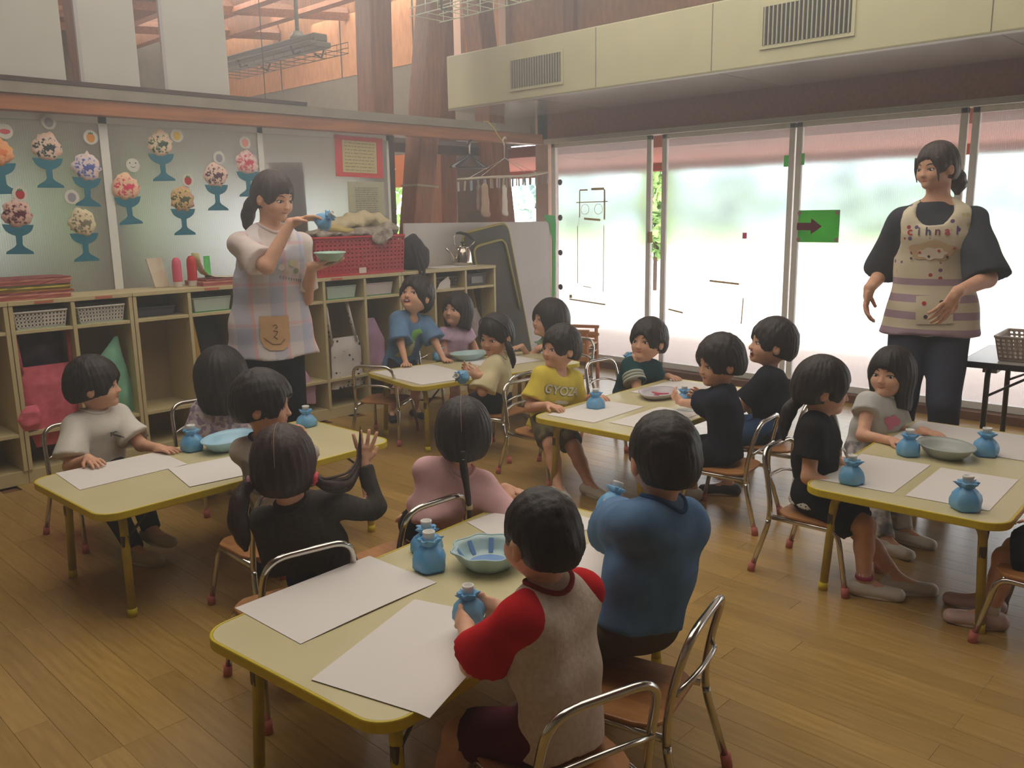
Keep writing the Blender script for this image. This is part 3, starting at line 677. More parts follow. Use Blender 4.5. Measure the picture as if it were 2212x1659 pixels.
# arrow sign
sg = empty('arrow_sign', (5.953, 2.745, 1.11), 0, 'green paper sign with a magenta arrow pointing right, taped on the window', 'sign')
MB().box(-.004, 0, -.155, .155, 0, .225).build('sheet', thin(mat('sign_green', rgb(120, 206, 104), .6, c2=rgb(104, 190, 92), scale=10), .7), sg)
AM = Matrix(((0, 0, -1, 0), (-1, 0, 0, 0), (0, 1, 0, 0), (0, 0, 0, 1)))
def yz(y, z, x=0): return Matrix.Translation((x, y, z)) @ AM
MB().prism([(-.155, .085), (-.05, .085), (-.05, .055), (.03, .112), (-.05, .168), (-.05, .137), (-.155, .137)], .004, .006, yz(0, 0)).build('arrow', thin(mat('arrow_magenta', rgb(206, 56, 110), .6), .7), sg)
for yy in (-.14, .14):
    for zz in (.02, .205): MB().lathe([(0, 0), (.014, 0), (.014, .002), (0, .002)], (-.006, yy, zz), 14, M=Matrix.Rotation(-PI / 2, 4, 'Y')).build('dot', mat('sign_pink', rgb(190, 130, 150), .6), sg)
# tape remains on the first leaf: a small frame and a tall outline
tm = MB()
def strip(a, b, w=.008, x=5.9545):
    d = Vector((0, b[0] - a[0], b[1] - a[1])); n = Vector((0, -d.z, d.y)).normalized() * w / 2; p = Vector((x, a[0], a[1])); q = Vector((x, b[0], b[1]))
    tm.add([p - n, p + n, q + n, q - n] + [v + Vector((-.0015, 0, 0)) for v in (p - n, p + n, q + n, q - n)], [(0, 1, 2, 3), (4, 7, 6, 5), (0, 4, 5, 1), (1, 5, 6, 2), (2, 6, 7, 3), (3, 7, 4, 0)])
for a, b, w in (((4.93, 1.535), (4.84, 1.535), .012), ((4.80, 1.54), (4.66, 1.54), .02), ((4.93, 1.53), (4.93, 1.30), .010), ((4.655, 1.535), (4.655, 1.28), .016), ((4.97, 1.43), (4.62, 1.432), .008), ((4.88, 1.29), (4.70, 1.277), .018),
                ((4.955, 1.23), (4.955, .72), .006), ((4.66, 1.23), (4.665, .66), .006), ((5.05, .575), (4.64, .55), .012), ((5.05, .60), (5.02, .60), .03), ((4.89, .70), (4.80, .69), .006)): strip(a, b, w)
for k in range(10):
    for c in (4.87, 4.72): strip((c + .045 * math.cos(k * PI / 5), 1.37 + .045 * math.sin(k * PI / 5)), (c + .045 * math.cos((k + 1) * PI / 5), 1.37 + .045 * math.sin((k + 1) * PI / 5)), .003)
o = tm.build('tape_marks', M_TAPE, None, loc=(0, 0, 0)); tag(o, 'brown remains of tape outlining a small frame and a tall box on the first window', 'tape')
for (a, b, w) in (((3.62, .80), (3.36, .785), .014), ((3.32, .68), (3.33, .48), .008), ((4.0, .55), (3.86, .53), .012)):
    tm = MB(); strip(a, b, w, 5.9735); o = tm.build('tape_marks', M_TAPE); tag(o, {.80: 'tan strip of tape lying flat in the middle of the second window', .68: 'thin upright strip of tape near the right post of the second window', .55: 'faint grey strip of tape low on the second window'}[a[1]], 'tape')
# tubes under the porch stand in for arc reflections in the sheets
M_REFL = mat('pale_reflection', rgb(246, 240, 214), .6); M_REFLW = mat('white_reflection', rgb(250, 246, 240), .6)
def refl_arc(y0, y1, z0, z1, sag, r, m, label, x=6.35):
    pts = [(0, y0 + (y1 - y0) * k / 20, z0 + (z1 - z0) * k / 20 - sag * 4 * (k / 20) * (1 - k / 20)) for k in range(21)]
    o = MB().tube(pts, r, 6).build('reflection_arc', m, None, True, loc=(x, 0, 0)); tag(o, label, 'cord', 'window reflections built as arcs under the porch')
refl_arc(5.52, 4.46, 1.955, 1.965, .05, .013, M_REFLW, 'thick white reflection built as an arc behind the first window, next to the corner')
refl_arc(5.55, 4.46, 1.89, 1.90, .075, .005, M_REFL, 'thin yellowish reflection built as an arc below the thick one behind the first window')
refl_arc(4.30, 3.20, 1.985, 1.985, .045, .012, M_REFLW, 'thick white reflection built as an arc behind the second window')
refl_arc(4.36, 3.20, 1.90, 1.91, .05, .006, M_REFL, 'thin yellowish reflection built as an arc behind the second window')
refl_arc(3.10, 1.98, 1.90, 1.895, -.028, .006, M_REFL, 'thin yellowish reflection built as an upward arc behind the third window')
refl_arc(1.90, .70, 1.90, 1.90, -.02, .006, M_REFL, 'thin yellowish reflection built as an arc behind the fourth window by the standing teacher')
# ---------------------------------------------------------------- duct box along the window wall
du = struct(MB().box(5.0, 5.85, -3.0, 5.56, 2.20, 2.62).build('trim_5', M_DUCT)); bevel(du, .01)
MB().box(5.002, 5.848, -3.0, 5.555, 2.188, 2.1999).build('soffit', M_SOFFIT, du)
for i, y in enumerate((4.62 - .63, 3.06, 1.45, -.2)): MB().box(4.9985, 5.0, y, y + .005, 2.21, 2.61).build('joint_strip', M_GREY, du)
for i, y in enumerate((4.6, 3.0, 1.4)): MB().box(5.0, 5.85, y, y + .004, 2.186, 2.188).build('joint_strip', M_GREY, du)
for i, (y0, y1, z0, z1, n) in enumerate(((4.31, 4.82, 2.285, 2.49, 20), (2.17, 2.71, 2.31, 2.53, 20))):
    v = empty('vent_grille', (5.0, (y0 + y1) / 2, z0), 0, ('smaller vent grille near the left end of the cream duct', 'larger vent grille on the cream duct above the middle windows')[i], 'vent', 'vent grilles in the cream duct')
    h = z1 - z0; w = (y1 - y0) / 2
    MB().box(-.012, .0, -w - .02, w + .02, -.02, 0).box(-.012, 0, -w - .02, w + .02, h, h + .02).box(-.012, 0, -w - .02, -w, 0, h).box(-.012, 0, w, w + .02, 0, h).build('frame', M_DUCT, v)
    MB().box(-.004, -.0005, -w, w, 0, h).build('backing', mat('vent_dark', rgb(46, 42, 34), .8), v)
    s0 = MB().box(-.018, -.006, -.004, .004, 0, h).build('slat', mat('vent_slat', rgb(176, 172, 148), .4, .3), v)
    for k in range(n):
        s = s0 if k == 0 else s0.copy()
        if k: COL.objects.link(s); s.parent = v
        s.location = (0, -w + (k + .5) * 2 * w / n, 0)
# ---------------------------------------------------------------- rail, beam and partition above the cubbies, Y = 5.1
struct(MB().box(-1.2, 5.62, 5.06, 5.16, 1.915, 1.995).build('trim_6', M_BEAM))
struct(MB().box(-1.2, 5.45, 5.045, 5.18, 1.997, 2.055).build('trim_7', mat('grey_rail', rgb(150, 142, 126), .5, .2, c2=rgb(136, 128, 112), scale=6)))
struct(MB().box(-1.2, 3.3, 5.04, 5.2, 2.057, 2.08).build('trim_8', M_DARKW))
panels = [(-1.1, .05), (.05, 1.04), (1.03, 2.03), (2.03, 3.01), (3.01, 4.05)]
for i, (x0, x1) in enumerate(panels):
    w = struct(MB().box(x0 + .02, x1 - .02, 5.165, 5.171, .80, 1.90).build('window_%d' % (20 + i), M_POLYP)); s = .016 if i != 2 else .022
    MB().box(x0, x0 + s, 5.158, 5.178, .78, 1.915).box(x1 - s * 1.4, x1, 5.158, 5.178, .78, 1.915).box(x0, x1, 5.158, 5.178, 1.88, 1.915).box(x0, x1, 5.158, 5.178, .78, .81).build('window_frame', M_WHITE, w)
struct(MB().box(4.05, 4.09, 5.15, 5.19, .0, 1.915).build('trim_10', M_DARKW))
struct(MB().box(-1.2, 4.09, 5.155, 5.185, 0, .78).build('wall_center', M_GREY)); 
# white upper sheets standing on the rail
for i, (x0, x1, m) in enumerate(((1.45, 1.845, 0), (1.915, 2.245, 0), (2.385, 2.80, 0), (1.0, 1.40, 0))):
    p = empty('upper_sheet', ((x0 + x1) / 2, 5.12, 2.082), 0, ('white sheet standing on the grey rail at the far left of the picture', 'white sheet on the rail between the two gaps', 'white sheet on the rail just left of the hanging light', 'white sheet on the rail, leftmost and mostly outside the picture')[i], 'panel', 'white sheets above the partition')
    w = (x1 - x0) / 2
    MB().box(-w + .02, w - .005, -.006, .006, 0, 1.2).build('sheet', mat('sheet_white', rgb(190, 188, 180), .85, c2=rgb(180, 178, 168), scale=3), p)
    MB().box(-w, -w + .02, -.01, .01, 0, 1.2).build('edge_rail', mat('sheet_edge', rgb(168, 162, 160), .5), p)
# columns
def column(label, a, b, w=.2):
    a = Vector(a); b = Vector(b); vs = []
    for p in (a, b):
        for dx, dy in ((-w / 2, -w / 2), (w / 2, -w / 2), (w / 2, w / 2), (-w / 2, w / 2)): vs.append((p.x + dx - a.x, p.y + dy - a.y, p.z - a.z))
    o = raw('timber_column', vs, [(3, 2, 1, 0), (4, 5, 6, 7), (0, 1, 5, 4), (1, 2, 6, 5), (2, 3, 7, 6), (3, 0, 4, 7)], M_GLU, None, False, a); bevel(o, .012, 3)
    tag(o, label, 'column', 'timber columns'); return o
column('upright timber column behind the partition, left of the duct', (4.2, 5.55, 0), (4.28, 5.55, 3.62), .20)
cB = column('timber column leaning right at the left end of the duct, with a worn pale band', (4.31, 5.42, 0), (4.84, 5.42, 3.62), .19)
MB().box(-.105, .115, -.105, .105, -.008, .008, Matrix.Translation((.235, 0, 1.57)) @ Matrix.Rotation(.06, 4, 'Y')).build('tape_band', mat('worn_tape', rgb(176, 164, 138), .8), cB)
column('timber column leaning left, passing behind the duct beside the window corner', (6.18 - .35, 5.62, 0), (5.36, 5.62, 3.62), .19)
column('dark upright timber post in the next room, seen through the gap', (5.30, 6.0, 0), (5.32, 6.0, 3.6), .19)
column('timber post in the next room showing between the white upper sheets', (2.45, 6.2, 0), (2.35, 6.2, 3.62), .18)
struct(MB().box(4.3, 5.95, 5.78, 5.84, 1.86, 1.94).build('trim_11', M_DARKW)); struct(MB().box(4.3, 5.95, 5.75, 5.78, 1.93, 1.97).build('trim_12', mat('grey_pipe', rgb(120, 112, 106), .5)))
struct(MB().box(5.46, 5.52, 6.3, 6.34, 0, 2.9).build('trim_13', mat('pale_strip', rgb(212, 206, 204), .6)))
# white board standing between the cubbies and the window corner
wb = empty('white_board', (5.03, 5.18, 0), 0, 'large white board standing behind the kettle and the folded tables', 'board')
MB().prism([(-.86, .1), (.80, .1), (.80, 1.22), (.77, 1.27), (-.86, 1.285)], 0, .02, Matrix(((1, 0, 0, 0), (0, 0, -1, 0), (0, 1, 0, 0), (0, 0, 0, 1)))).build('sheet', mat('board_white', rgb(214, 210, 206), .7, c2=rgb(205, 200, 198), scale=4), wb)
for q in ((-.8, 0), (.7, 0)): MB().box(q[0], q[0] + .04, -.03, .06, 0, .1).build('foot', M_ALU, wb)
tp = MB(); tp.prism([(0, .60), (.035, .60), (.05, 1.0), (.06, 1.25), (.05, 1.32), (-.09, 1.33), (-.10, 1.30), (-.02, 1.25), (.01, 1.1)], 0, .003, Matrix(((1, 0, 0, 0), (0, 0, -1, 0), (0, 1, 0, 0), (0, 0, 0, 1))))
o = tp.build('green_tape', M_GTAPE, None, loc=(5.83, 5.155, 0)); tag(o, 'long torn green tape down the right edge of the white board', 'tape', None)
# ================================================================ tables
M_TOP = mat('table_top', rgb(206, 197, 154), .38, c2=rgb(200, 191, 148), scale=4, spec=.45)
M_YEL = mat('yellow_edge', rgb(216, 196, 30), .45, c2=rgb(208, 186, 28), scale=10)
M_YLEG = mat('yellow_leg', rgb(204, 186, 44), .45, c2=rgb(170, 152, 48), scale=14)
M_STEEL = mat('dark_steel', rgb(92, 86, 76), .45, .6)
M_CHROME = mat('chrome', rgb(206, 204, 198), .16, 1.0)
M_RUB = mat('red_rubber', rgb(196, 112, 100), .7)
M_SEAT = woodmat('seat_plywood', rgb(186, 132, 78), rgb(160, 106, 58), .45, 5, (2, 10, 10))
TZ = .40
def make_table():
    t = empty('school_table', (0, 0, 0))
    Lx, Ly = 1.24, .64
    MB().prism(rrect(Lx - .014, Ly - .014, .07, 8), TZ - .020, TZ).build('tabletop', M_TOP, t, bev=.002)
    o = rrect(Lx, Ly, .076, 8); i_ = rrect(Lx - .0145, Ly - .0145, .07, 8); n = len(o); vs = []; zz = (TZ - .026, TZ + .0012)
    for z in zz: vs += [(x, y, z) for x, y in o]; vs += [(x, y, z) for x, y in i_]
    fs = []
    for k in range(n):
        j = (k + 1) % n; fs += [(k, j, 2 * n + j, 2 * n + k), (n + j, n + k, 3 * n + k, 3 * n + j), (2 * n + k, 2 * n + j, 3 * n + j, 3 * n + k), (j, k, n + k, n + j)]
    bevel(raw('edge_band', vs, fs, M_YEL, t), .004, 2)
    for sx in (-1, 1):
        MB().tube(fillet([(sx * .50, -.17, TZ - .035), (sx * .50, .17, TZ - .035)], .01), .011, 10).build('under_bar', M_STEEL, t, True)
        for sy in (-1, 1):
            lg = MB().tube(fillet([(sx * .50, sy * .14, TZ - .035), (sx * .515, sy * .235, TZ - .040), (sx * .525, sy * .255, .008)], .05, 8), .0145, 12).build('leg', M_YLEG, t, True)
            MB().tube([(sx * .525, sy * .2553, .0), (sx * .525, sy * .2548, .03)], .0165, 12).build('foot_cap', M_YEL, lg, True)
            MB().tube([(sx * .519, sy * .244, TZ - .13), (sx * .40, sy * .235, TZ - .024)], .005, 6).build('brace', M_STEEL, t, True); MB().box(sx * .52 - .012, sx * .52 + .012, sy * .243 - .010, sy * .243 + .010, TZ - .15, TZ - .11).build('hinge', M_STEEL, t, bev=.003)
    return t
T0 = make_table()
tabs = {}
for i, (nm, x, y, r, lab) in enumerate((('T1', 1.455, 1.565, 5, 'cream table with yellow edge nearest the camera, with the scalloped bowl and large white papers'),
        ('T2', 1.575, 3.155, 2, 'cream table with yellow edge at the left, in front of the cubby shelves'),
        ('T3', 3.665, 3.875, -9.5, 'yellow-edged cream table at the back that a boy leans on with both hands'),
        ('T4', 3.53, 2.41, 1.5, 'cream table with yellow edge in the middle, next to the child in the yellow shirt'),
        ('T5', 3.385, .995, 3, 'cream table with yellow edge at the right, carrying four blue bottles'))):
    t = T0 if i == 0 else copy_tree(T0)
    t.location = (x, y, 0); t.rotation_euler = (0, 0, math.radians(r)); tag(t, lab, 'table', 'yellow-edged school tables'); tabs[nm] = t
# folding table by the window
ft = empty('folding_table', (4.66, .34, 0), math.radians(4), 'grey folding table with black edge by the window at the right margin', 'table'); ft.location = (4.615, .36, 0)
MB().prism(rrect(.60, 1.80, .02, 4), .622, .648).build('tabletop', mat('fold_top', rgb(196, 194, 186), .3, spec=.5), ft)
MB().prism(rrect(.612, 1.812, .024, 4), .620, .646).build('edge_band', mat('black_edge', rgb(44, 44, 46), .5), ft)
for sy in (-1, 1):
    for sx in (-1, 1):
        MB().tube(fillet([(sx * .16, sy * .80, .61), (sx * .235, sy * .80, .60), (sx * .245, sy * .80, 0)], .05), .0125, 10).build('leg', M_STEEL, ft, True)
    MB().tube([(-.244, sy * .80, .12), (.244, sy * .80, .12)], .008, 8).build('stretcher', M_STEEL, ft, True)
    MB().tube([(-.243, sy * .80, .48), (-.10, sy * .58, .61)], .006, 6).build('brace', M_STEEL, ft, True); MB().tube([(.243, sy * .80, .48), (.10, sy * .58, .61)], .006, 6).build('brace', M_STEEL, ft, True)
    MB().box(-.2, .2, sy * .77, sy * .83, .585, .62).build('bracket', mat('beige_plate', rgb(180, 172, 140), .5), ft)
# folded tables leaning beside the cubbies
def leaner(x, y, roll, tilt, w, h, lab):
    """stands on its lower corner, rolled sideways against the shelf end and tipped back"""
    t = empty('folded_table', (x, y, 0), 0, lab, 'table', 'folded tables leaning by the white board')
    A = Matrix.Rotation(math.radians(tilt), 4, 'X') @ Matrix.Rotation(math.radians(roll), 4, 'Y') @ Matrix.Translation((w / 2, 0, h / 2 + .012)) @ Matrix(((1, 0, 0, 0), (0, 0, -1, 0), (0, 1, 0, 0), (0, 0, 0, 1)))
    MB().prism(rrect(w - .02, h - .02, .07, 8), -.008, .012, A).build('board', mat('slate_board', rgb(84, 78, 68), .7, c2=rgb(74, 68, 60), scale=12), t)
    o = rrect(w, h, .08, 8); MB().tube([tuple(A @ Vector((a, b, .002))) for a, b in o], .011, 8, closed=True).build('edge_band', mat('olive_edge', rgb(176, 160, 66), .5), t, True)
    MB().tube([tuple(A @ Vector(q)) for q in fillet([(-w * .36, -h * .3, .024), (-w * .36, h * .40, .024), (w * .34, h * .40, .024), (w * .38, -h * .1, .024)], .08)], .010, 8).build('folded_leg', mat('olive_leg', rgb(166, 154, 72), .5), t, True)
leaner(4.815, 4.93, -9, -5, .53, 1.20, 'dark slate folded table with yellow edge and leg leaning against the end of the cubbies')
# ================================================================ little chrome chairs
def make_chair():
    c = empty('child_chair', (0, 0, 0))          # faces +x
    sh = .245
    pts = [(.13 * math.cos(t) * (1 if math.cos(t) > 0 else 1.0), .135 * math.sin(t)) for t in [k * PI / 16 for k in range(32)]]
    out = [(x * 1.08 + .0, y * (1.02 if x < 0 else 1.08)) for x, y in pts]
    MB().prism([(max(-.125, min(.135, x * 1.15)), max(-.135, min(.135, y * 1.12))) for x, y in out], sh - .012, sh).build('seat', M_SEAT, c, bev=.004)
    # back hoop runs on into the rear legs
    hoop = fillet([(-.195, .155, .01), (-.135, .135, sh - .02), (-.150, .133, sh + .10), (-.185, .125, .475), (-.185, -.125, .475), (-.150, -.133, sh + .10), (-.135, -.135, sh - .02), (-.195, -.155, .01)], .085, 8)
    n = len(hoop); k = next(i for i, p in enumerate(hoop) if p.z > sh - .03); j = n - k
    MB().tube(hoop[k - 1:j + 1], .0095, 10).build('back_hoop', M_CHROME, c, True)
    for q in (hoop[:k], hoop[j:][::1]):
        lg = MB().tube(q if len(q) > 1 else [q[0], (q[0].x, q[0].y, .2)], .0098, 10).build('leg', M_CHROME, c, True)
        b = min(q, key=lambda p: p.z); MB().tube([(b.x - .002, b.y, .0), (b.x + .004, b.y * .99, .035)], .0135, 10).build('foot_cap', M_RUB, lg, True)
    bar = fillet([(-.158, .130, sh + .09), (-.185, .06, sh + .115), (-.185, -.06, sh + .115), (-.158, -.130, sh + .09)], .05)
    MB().tube(bar, .0065, 8).build('back_bar', M_CHROME, c, True)
    for sy in (-1, 1):
        lg = MB().tube(fillet([(-.13, sy * .13, sh - .022), (.115, sy * .125, sh - .02), (.165, sy * .145, .01)], .04), .0095, 10).build('leg', M_CHROME, c, True)
        MB().tube([(.1655, sy * .1455, 0), (.161, sy * .144, .035)], .0135, 10).build('foot_cap', M_RUB, lg, True)
    MB().tube([(.10, -.125, sh - .02), (.10, .125, sh - .02)], .007, 8).build('seat_rail', M_CHROME, c, True)
    return c
C0 = make_chair(); _cn = 0
def chair(x, y, yaw, lab):
    global _cn
    c = C0 if _cn == 0 else copy_tree(C0); _cn += 1
    c.location = (x, y, 0); c.rotation_euler = (0, 0, math.radians(yaw)); return tag(c, lab, 'chair', 'chrome hoop-backed children chairs')
# ================================================================ cubby shelves
YF, YB, ZT = 4.82, 5.15, .95
M_LAB = mat('red_label', rgb(196, 110, 90), .7)
def cubby(x0, divs, x1, lab, hi=.80, lowshelf=.27):
    w = x1 - x0; cx = (x0 + x1) / 2; r = empty('cubby_shelf', (cx, (YF + YB) / 2, 0), 0, lab, 'shelf', 'cream cubby shelves along the wall'); ox, oy = cx, (YF + YB) / 2
    def B(name, a, b, c, d, e, f, m=M_SHELF): return MB().box(a - ox, b - ox, c - oy, d - oy, e, f).build(name, m, r, bev=.0015)
    B('top_board', x0, x1, YF - .004, YB, ZT - .022, ZT)
    B('back_board', x0, x1, YB - .008, YB - .0005, .02, ZT - .023, mat('shelf_back', rgb(170, 150, 116), .7))
    B('base', x0, x1, YF + .012, YB - .01, .0, .07)
    e = [x0 + .011] + list(divs) + [x1 - .011]
    for q in e: B('upright', q - .010, q + .010, YF, YB - .009, .071, ZT - .023)
    for a, b in zip(e[:-1], e[1:]):
        B('shelf', a + .0105, b - .0105, YF + .003, YB - .009, hi - .018, hi)
        if lowshelf: B('lower_shelf', a + .0105, b - .0105, YF + .003, YB - .009, lowshelf - .018, lowshelf)
    return e
units = [(.33, (.66, 1.0), 1.33 - .0, 'cubby shelf unit at the far left margin of the picture'), (1.332, (1.64,), 1.952, 'cubby shelf unit with two white perforated baskets and the pink dress'),
         (1.954, (2.28,), 2.60, 'cubby shelf unit left of the teacher in the pale checked apron'), (2.602, (2.9, 3.2, 3.53), 3.846, 'widest cubby shelf unit, below the red crate'),
         (3.848, (4.16, 4.47), 4.79, 'cubby shelf unit at the right end, below the kettle')]
for u in units: cubby(*u)
for x in (1.50, 1.80, 2.42, 3.30, 1.2):
    o = MB().box(-.045, .045, -.0012, 0, 0, .013).box(-.03, .03, -.0016, -.0012, .004, .009).build('name_strip', M_LAB, None, loc=(x, YF - .0045, ZT - .018)); tag(o, 'small red name strip on the cubby top edge, ' + {1.5: 'above the left white basket', 1.8: 'above the second white basket', 2.42: 'left of the checked apron', 3.3: 'below the red crate', 1.2: 'at the left margin'}[x], 'label', 'red name strips')
# perforated plastic baskets
def basket(name, label, cat, x, y, z, w, d, h, m, nx, nz, rz=0, group=None, taper=.9, bar=.0035, solid=False, rim=.006):
    r = empty(name, (x, y, z), rz, label, cat, group)
    def side(p, q, cnt):                       # p,q bottom corners ; top corners flare out
        mb = MB(); p = Vector(p); q = Vector(q); pt = Vector((p.x / taper, p.y / taper, h)); qt = Vector((q.x / taper, q.y / taper, h))
        L = lambda s, t: (p * (1 - s) + q * s) * (1 - t) + (pt * (1 - s) + qt * s) * t
        n = (q - p).cross(Vector((0, 0, 1))).normalized() * .0022
        def quad(s0, s1, t0, t1):
            c = [L(s0, t0), L(s1, t0), L(s1, t1), L(s0, t1)]; mb.add([v - n for v in c] + [v + n for v in c], [(0, 1, 2, 3), (7, 6, 5, 4), (0, 4, 5, 1), (1, 5, 6, 2), (2, 6, 7, 3), (3, 7, 4, 0)])
        if solid: quad(0, 1, 0, 1)
        else:
            wd = (q - p).length; fx = bar / wd; fz = bar / h
            b0 = .10
            for k in range(nz + 1): t = b0 + (1 - b0 - .04) * k / nz; quad(0, 1, t - fz / 2, t + fz / 2)
            for k in range(cnt + 1): s = k / cnt; s0 = max(0, s - fx / 2); s1 = min(1, s + fx / 2); quad(s0, s1, b0, .97)
            quad(0, 1, 0, b0)
        return mb.build('side', m, r)
    a, b = w / 2 * taper, d / 2 * taper
    side((-a, -b, .001), (a, -b, .001), nx); side((a, b, .001), (-a, b, .001), nx); side((a, -b, .001), (a, b, .001), max(3, int(nx * d / w))); side((-a, b, .001), (-a, -b, .001), max(3, int(nx * d / w)))
    MB().box(-a, a, -b, b, .0, .004).build('base', m, r)
    MB().tube([(x_, y_, h) for x_, y_ in rrect(w + .006, d + .006, .012, 3)], rim, 6, closed=True).build('rim', m, r, True)
    return r
M_BW = mat('basket_white', rgb(218, 214, 206), .5); M_RED = mat('crate_red', rgb(196, 40, 48), .4, c2=rgb(184, 34, 44), scale=8)
zb = .8008
basket('basket', 'white perforated basket in the cubby above the pink dress', 'basket', 1.485, 4.94, zb, .255, .20, .088, M_BW, 14, 4, bar=.0095, group='white baskets in the cubbies')
basket('basket', 'white perforated basket in the cubby above the mint garment', 'basket', 1.79, 4.94, zb, .245, .20, .088, M_BW, 14, 4, bar=.0095, group='white baskets in the cubbies')
M_TRAY = mat('tray_pale', rgb(196, 208, 200), .5); M_GMAT = mat('green_mat', rgb(110, 180, 110), .7)
for x, lab, m in ((2.44, 'pale tray in the cubby just left of the teacher in the checked apron', M_TRAY), (3.365, 'pale greenish tray in the cubby under the left half of the red crate', M_TRAY), (3.68, 'pinkish white tray in the cubby under the right half of the red crate', mat('tray_pink', rgb(214, 200, 198), .5))):
    basket('tray', lab, 'tray', x, 4.96, zb + .003, .235, .20, .08, m, 4, 2, solid=True, rim=.004, group='pale trays in the cubbies')
for x in (1.485, 1.79, 2.44, 3.365, 3.68): o = MB().box(-.13, .13, -.10, .12, 0, .0012).build('green_mat', M_GMAT, None, loc=(x, 4.945, .8001)); tag(o, {1.485: 'green liner under the left white basket', 1.79: 'green liner under the second white basket', 2.44: 'green liner under the tray left of the teacher', 3.365: 'green liner under the scooped tray', 3.68: 'green liner under the pinkish tray'}[x], 'mat', 'green liners in the cubbies')
basket('tray', 'dark tray deep in the cubby right of the second white basket', 'tray', 2.11, 4.98, zb, .22, .18, .05, mat('tray_dark', rgb(70, 72, 84), .6), 8, 2, solid=True)
basket('basket', 'grey basket in the cubby below the kettle, with a white paper in front', 'basket', 4.33, 4.98, zb, .24, .18, .08, mat('basket_grey', rgb(140, 138, 126), .6), 12, 3)
o = MB().prism([(-.07, 0), (.06, 0), (.065, .05), (.045, .09), (-.04, .045)], 0, .002, wallM(0, 0, 0)).build('paper', mat('paper_white', rgb(222, 218, 212), .8), None, loc=(4.28, 4.86, zb)); tag(o, 'crumpled white paper leaning in the cubby below the kettle', 'paper')
o = basket('box', 'dark box with a grey label in the last cubby at the right end', 'box', 4.62, 4.94, zb, .20, .16, .09, mat('box_dark', rgb(78, 72, 76), .6), 4, 2, solid=True)
MB().box(-.06, .06, -.085, -.081, .02, .07).build('label', mat('grey_label', rgb(150, 150, 150), .7), o)
o = basket('basket', 'white basket in the cubby behind the boy leaning on the back table', 'basket', 4.01, 4.96, zb, .22, .18, .075, M_BW, 12, 3)
# hanging clothes in the cubbies: cloth sheets with folds, hung from hooks
def cloth(name, label, cat, x, y, z, outline_fn, n, m, amp, seed, group=None, depth=.03, hooks=()):
    """outline_fn(t) -> (xl, xr) at height fraction t (0 bottom .. 1 top); closed puffed sheet"""
    R = random.Random(seed); nx = 15; vs = []; fs = []; H = n; rows = 28; ph = [R.random() * 6 for _ in range(4)]
    r = empty(name, (x, y, z), 0, label, cat, group)
    for side in (-1, 1):
        for i in range(rows + 1):
            t = i / rows; xl, xr = outline_fn(t)
            for j in range(nx + 1):
                s = j / nx; X_ = xl + (xr - xl) * s; ed = math.sin(PI * s) ** .5 * min(1, 4 * min(t + .02, 1.02 - t))
                f = amp * (math.sin(38 * X_ + ph[0] + 3 * t) + .6 * math.sin(70 * X_ + ph[1] - 5 * t) + .4 * math.sin(14 * t + ph[2])) * (1.1 - t)
                vs.append((X_, f + side * depth * .5 * ed, t * H))
    N1 = (rows + 1) * (nx + 1)
    for b in (0, N1):
        for i in range(rows):
            for j in range(nx):
                q = (b + i * (nx + 1) + j, b + i * (nx + 1) + j + 1, b + (i + 1) * (nx + 1) + j + 1, b + (i + 1) * (nx + 1) + j); fs.append(q if b == 0 else q[::-1])
    raw('cloth', vs, fs, m, r, True)
    for hx, hz in hooks: MB().tube([(hx[0], 0, hz), (hx[1], .01, n + .10 if len(hx) < 3 else hx[2])], .009, 6, sx=2.2).build('strap', m, r, True)
    return r
def lerp_prof(P):
    def f(t):
        for (t0, a0, b0), (t1, a1, b1) in zip(P[:-1], P[1:]):
            if t <= t1: u = (t - t0) / (t1 - t0); return (a0 + (a1 - a0) * u, b0 + (b1 - b0) * u)
        return P[-1][1:]
    return f
def spotted(name, base, spot, scale=40, thr=.18):
    m = bpy.data.materials.new(name); m.use_nodes = True; N = m.node_tree.nodes; L = m.node_tree.links; b = N['Principled BSDF']; b.inputs['Roughness'].default_value = .9
    tc = N.new('ShaderNodeTexCoord'); v = N.new('ShaderNodeTexVoronoi'); v.inputs['Scale'].default_value = scale; v.inputs['Randomness'].default_value = .35; L.new(tc.outputs['Object'], v.inputs['Vector'])
    lt = N.new('ShaderNodeMath'); lt.operation = 'LESS_THAN'; lt.inputs[1].default_value = thr; L.new(v.outputs['Distance'], lt.inputs[0])
    mx = N.new('ShaderNodeMix'); mx.data_type = 'RGBA'; L.new(lt.outputs[0], mx.inputs[0]); mx.inputs[6].default_value = base; mx.inputs[7].default_value = spot; L.new(mx.outputs[2], b.inputs['Base Color']); return m
cloth('hanging_dress', 'pink dress hanging from the cubby under the left white basket', 'dress', 1.50, 4.90, .17, lerp_prof([(0, -.10, .11), (.25, -.12, .12), (.5, -.12, .15), (.62, -.13, .15), (.8, -.13, .13), (1, -.12, .12)]), .43, mat('dress_pink', rgb(226, 118, 132), .9, c2=rgb(206, 92, 112), scale=30), .010, 1, depth=.07, hooks=(((-.12, -.13, .60), .40), ((.12, .13, .60), .40)))
o = cloth('pink_sleeve', 'gathered pink sleeve of a smock bulging out of the cubby over the lower shelf edge', 'clothing', 1.36, 4.83, .28, lerp_prof([(0, -.03, .05), (.5, -.055, .07), (1, -.02, .05)]), .13, mat('dress_pink', 0), .006, 2, depth=.07)
cloth('dark_bag', 'purple and black shiny bag hanging in front of the pink dress', 'bag', 1.50, 4.975, .48, lerp_prof([(0, -.03, .04), (.3, -.09, .10), (1, -.11, .12)]), .28, mat('bag_purple', rgb(96, 78, 104), .4, c2=rgb(34, 28, 36), scale=14), .01, 3, depth=.07)
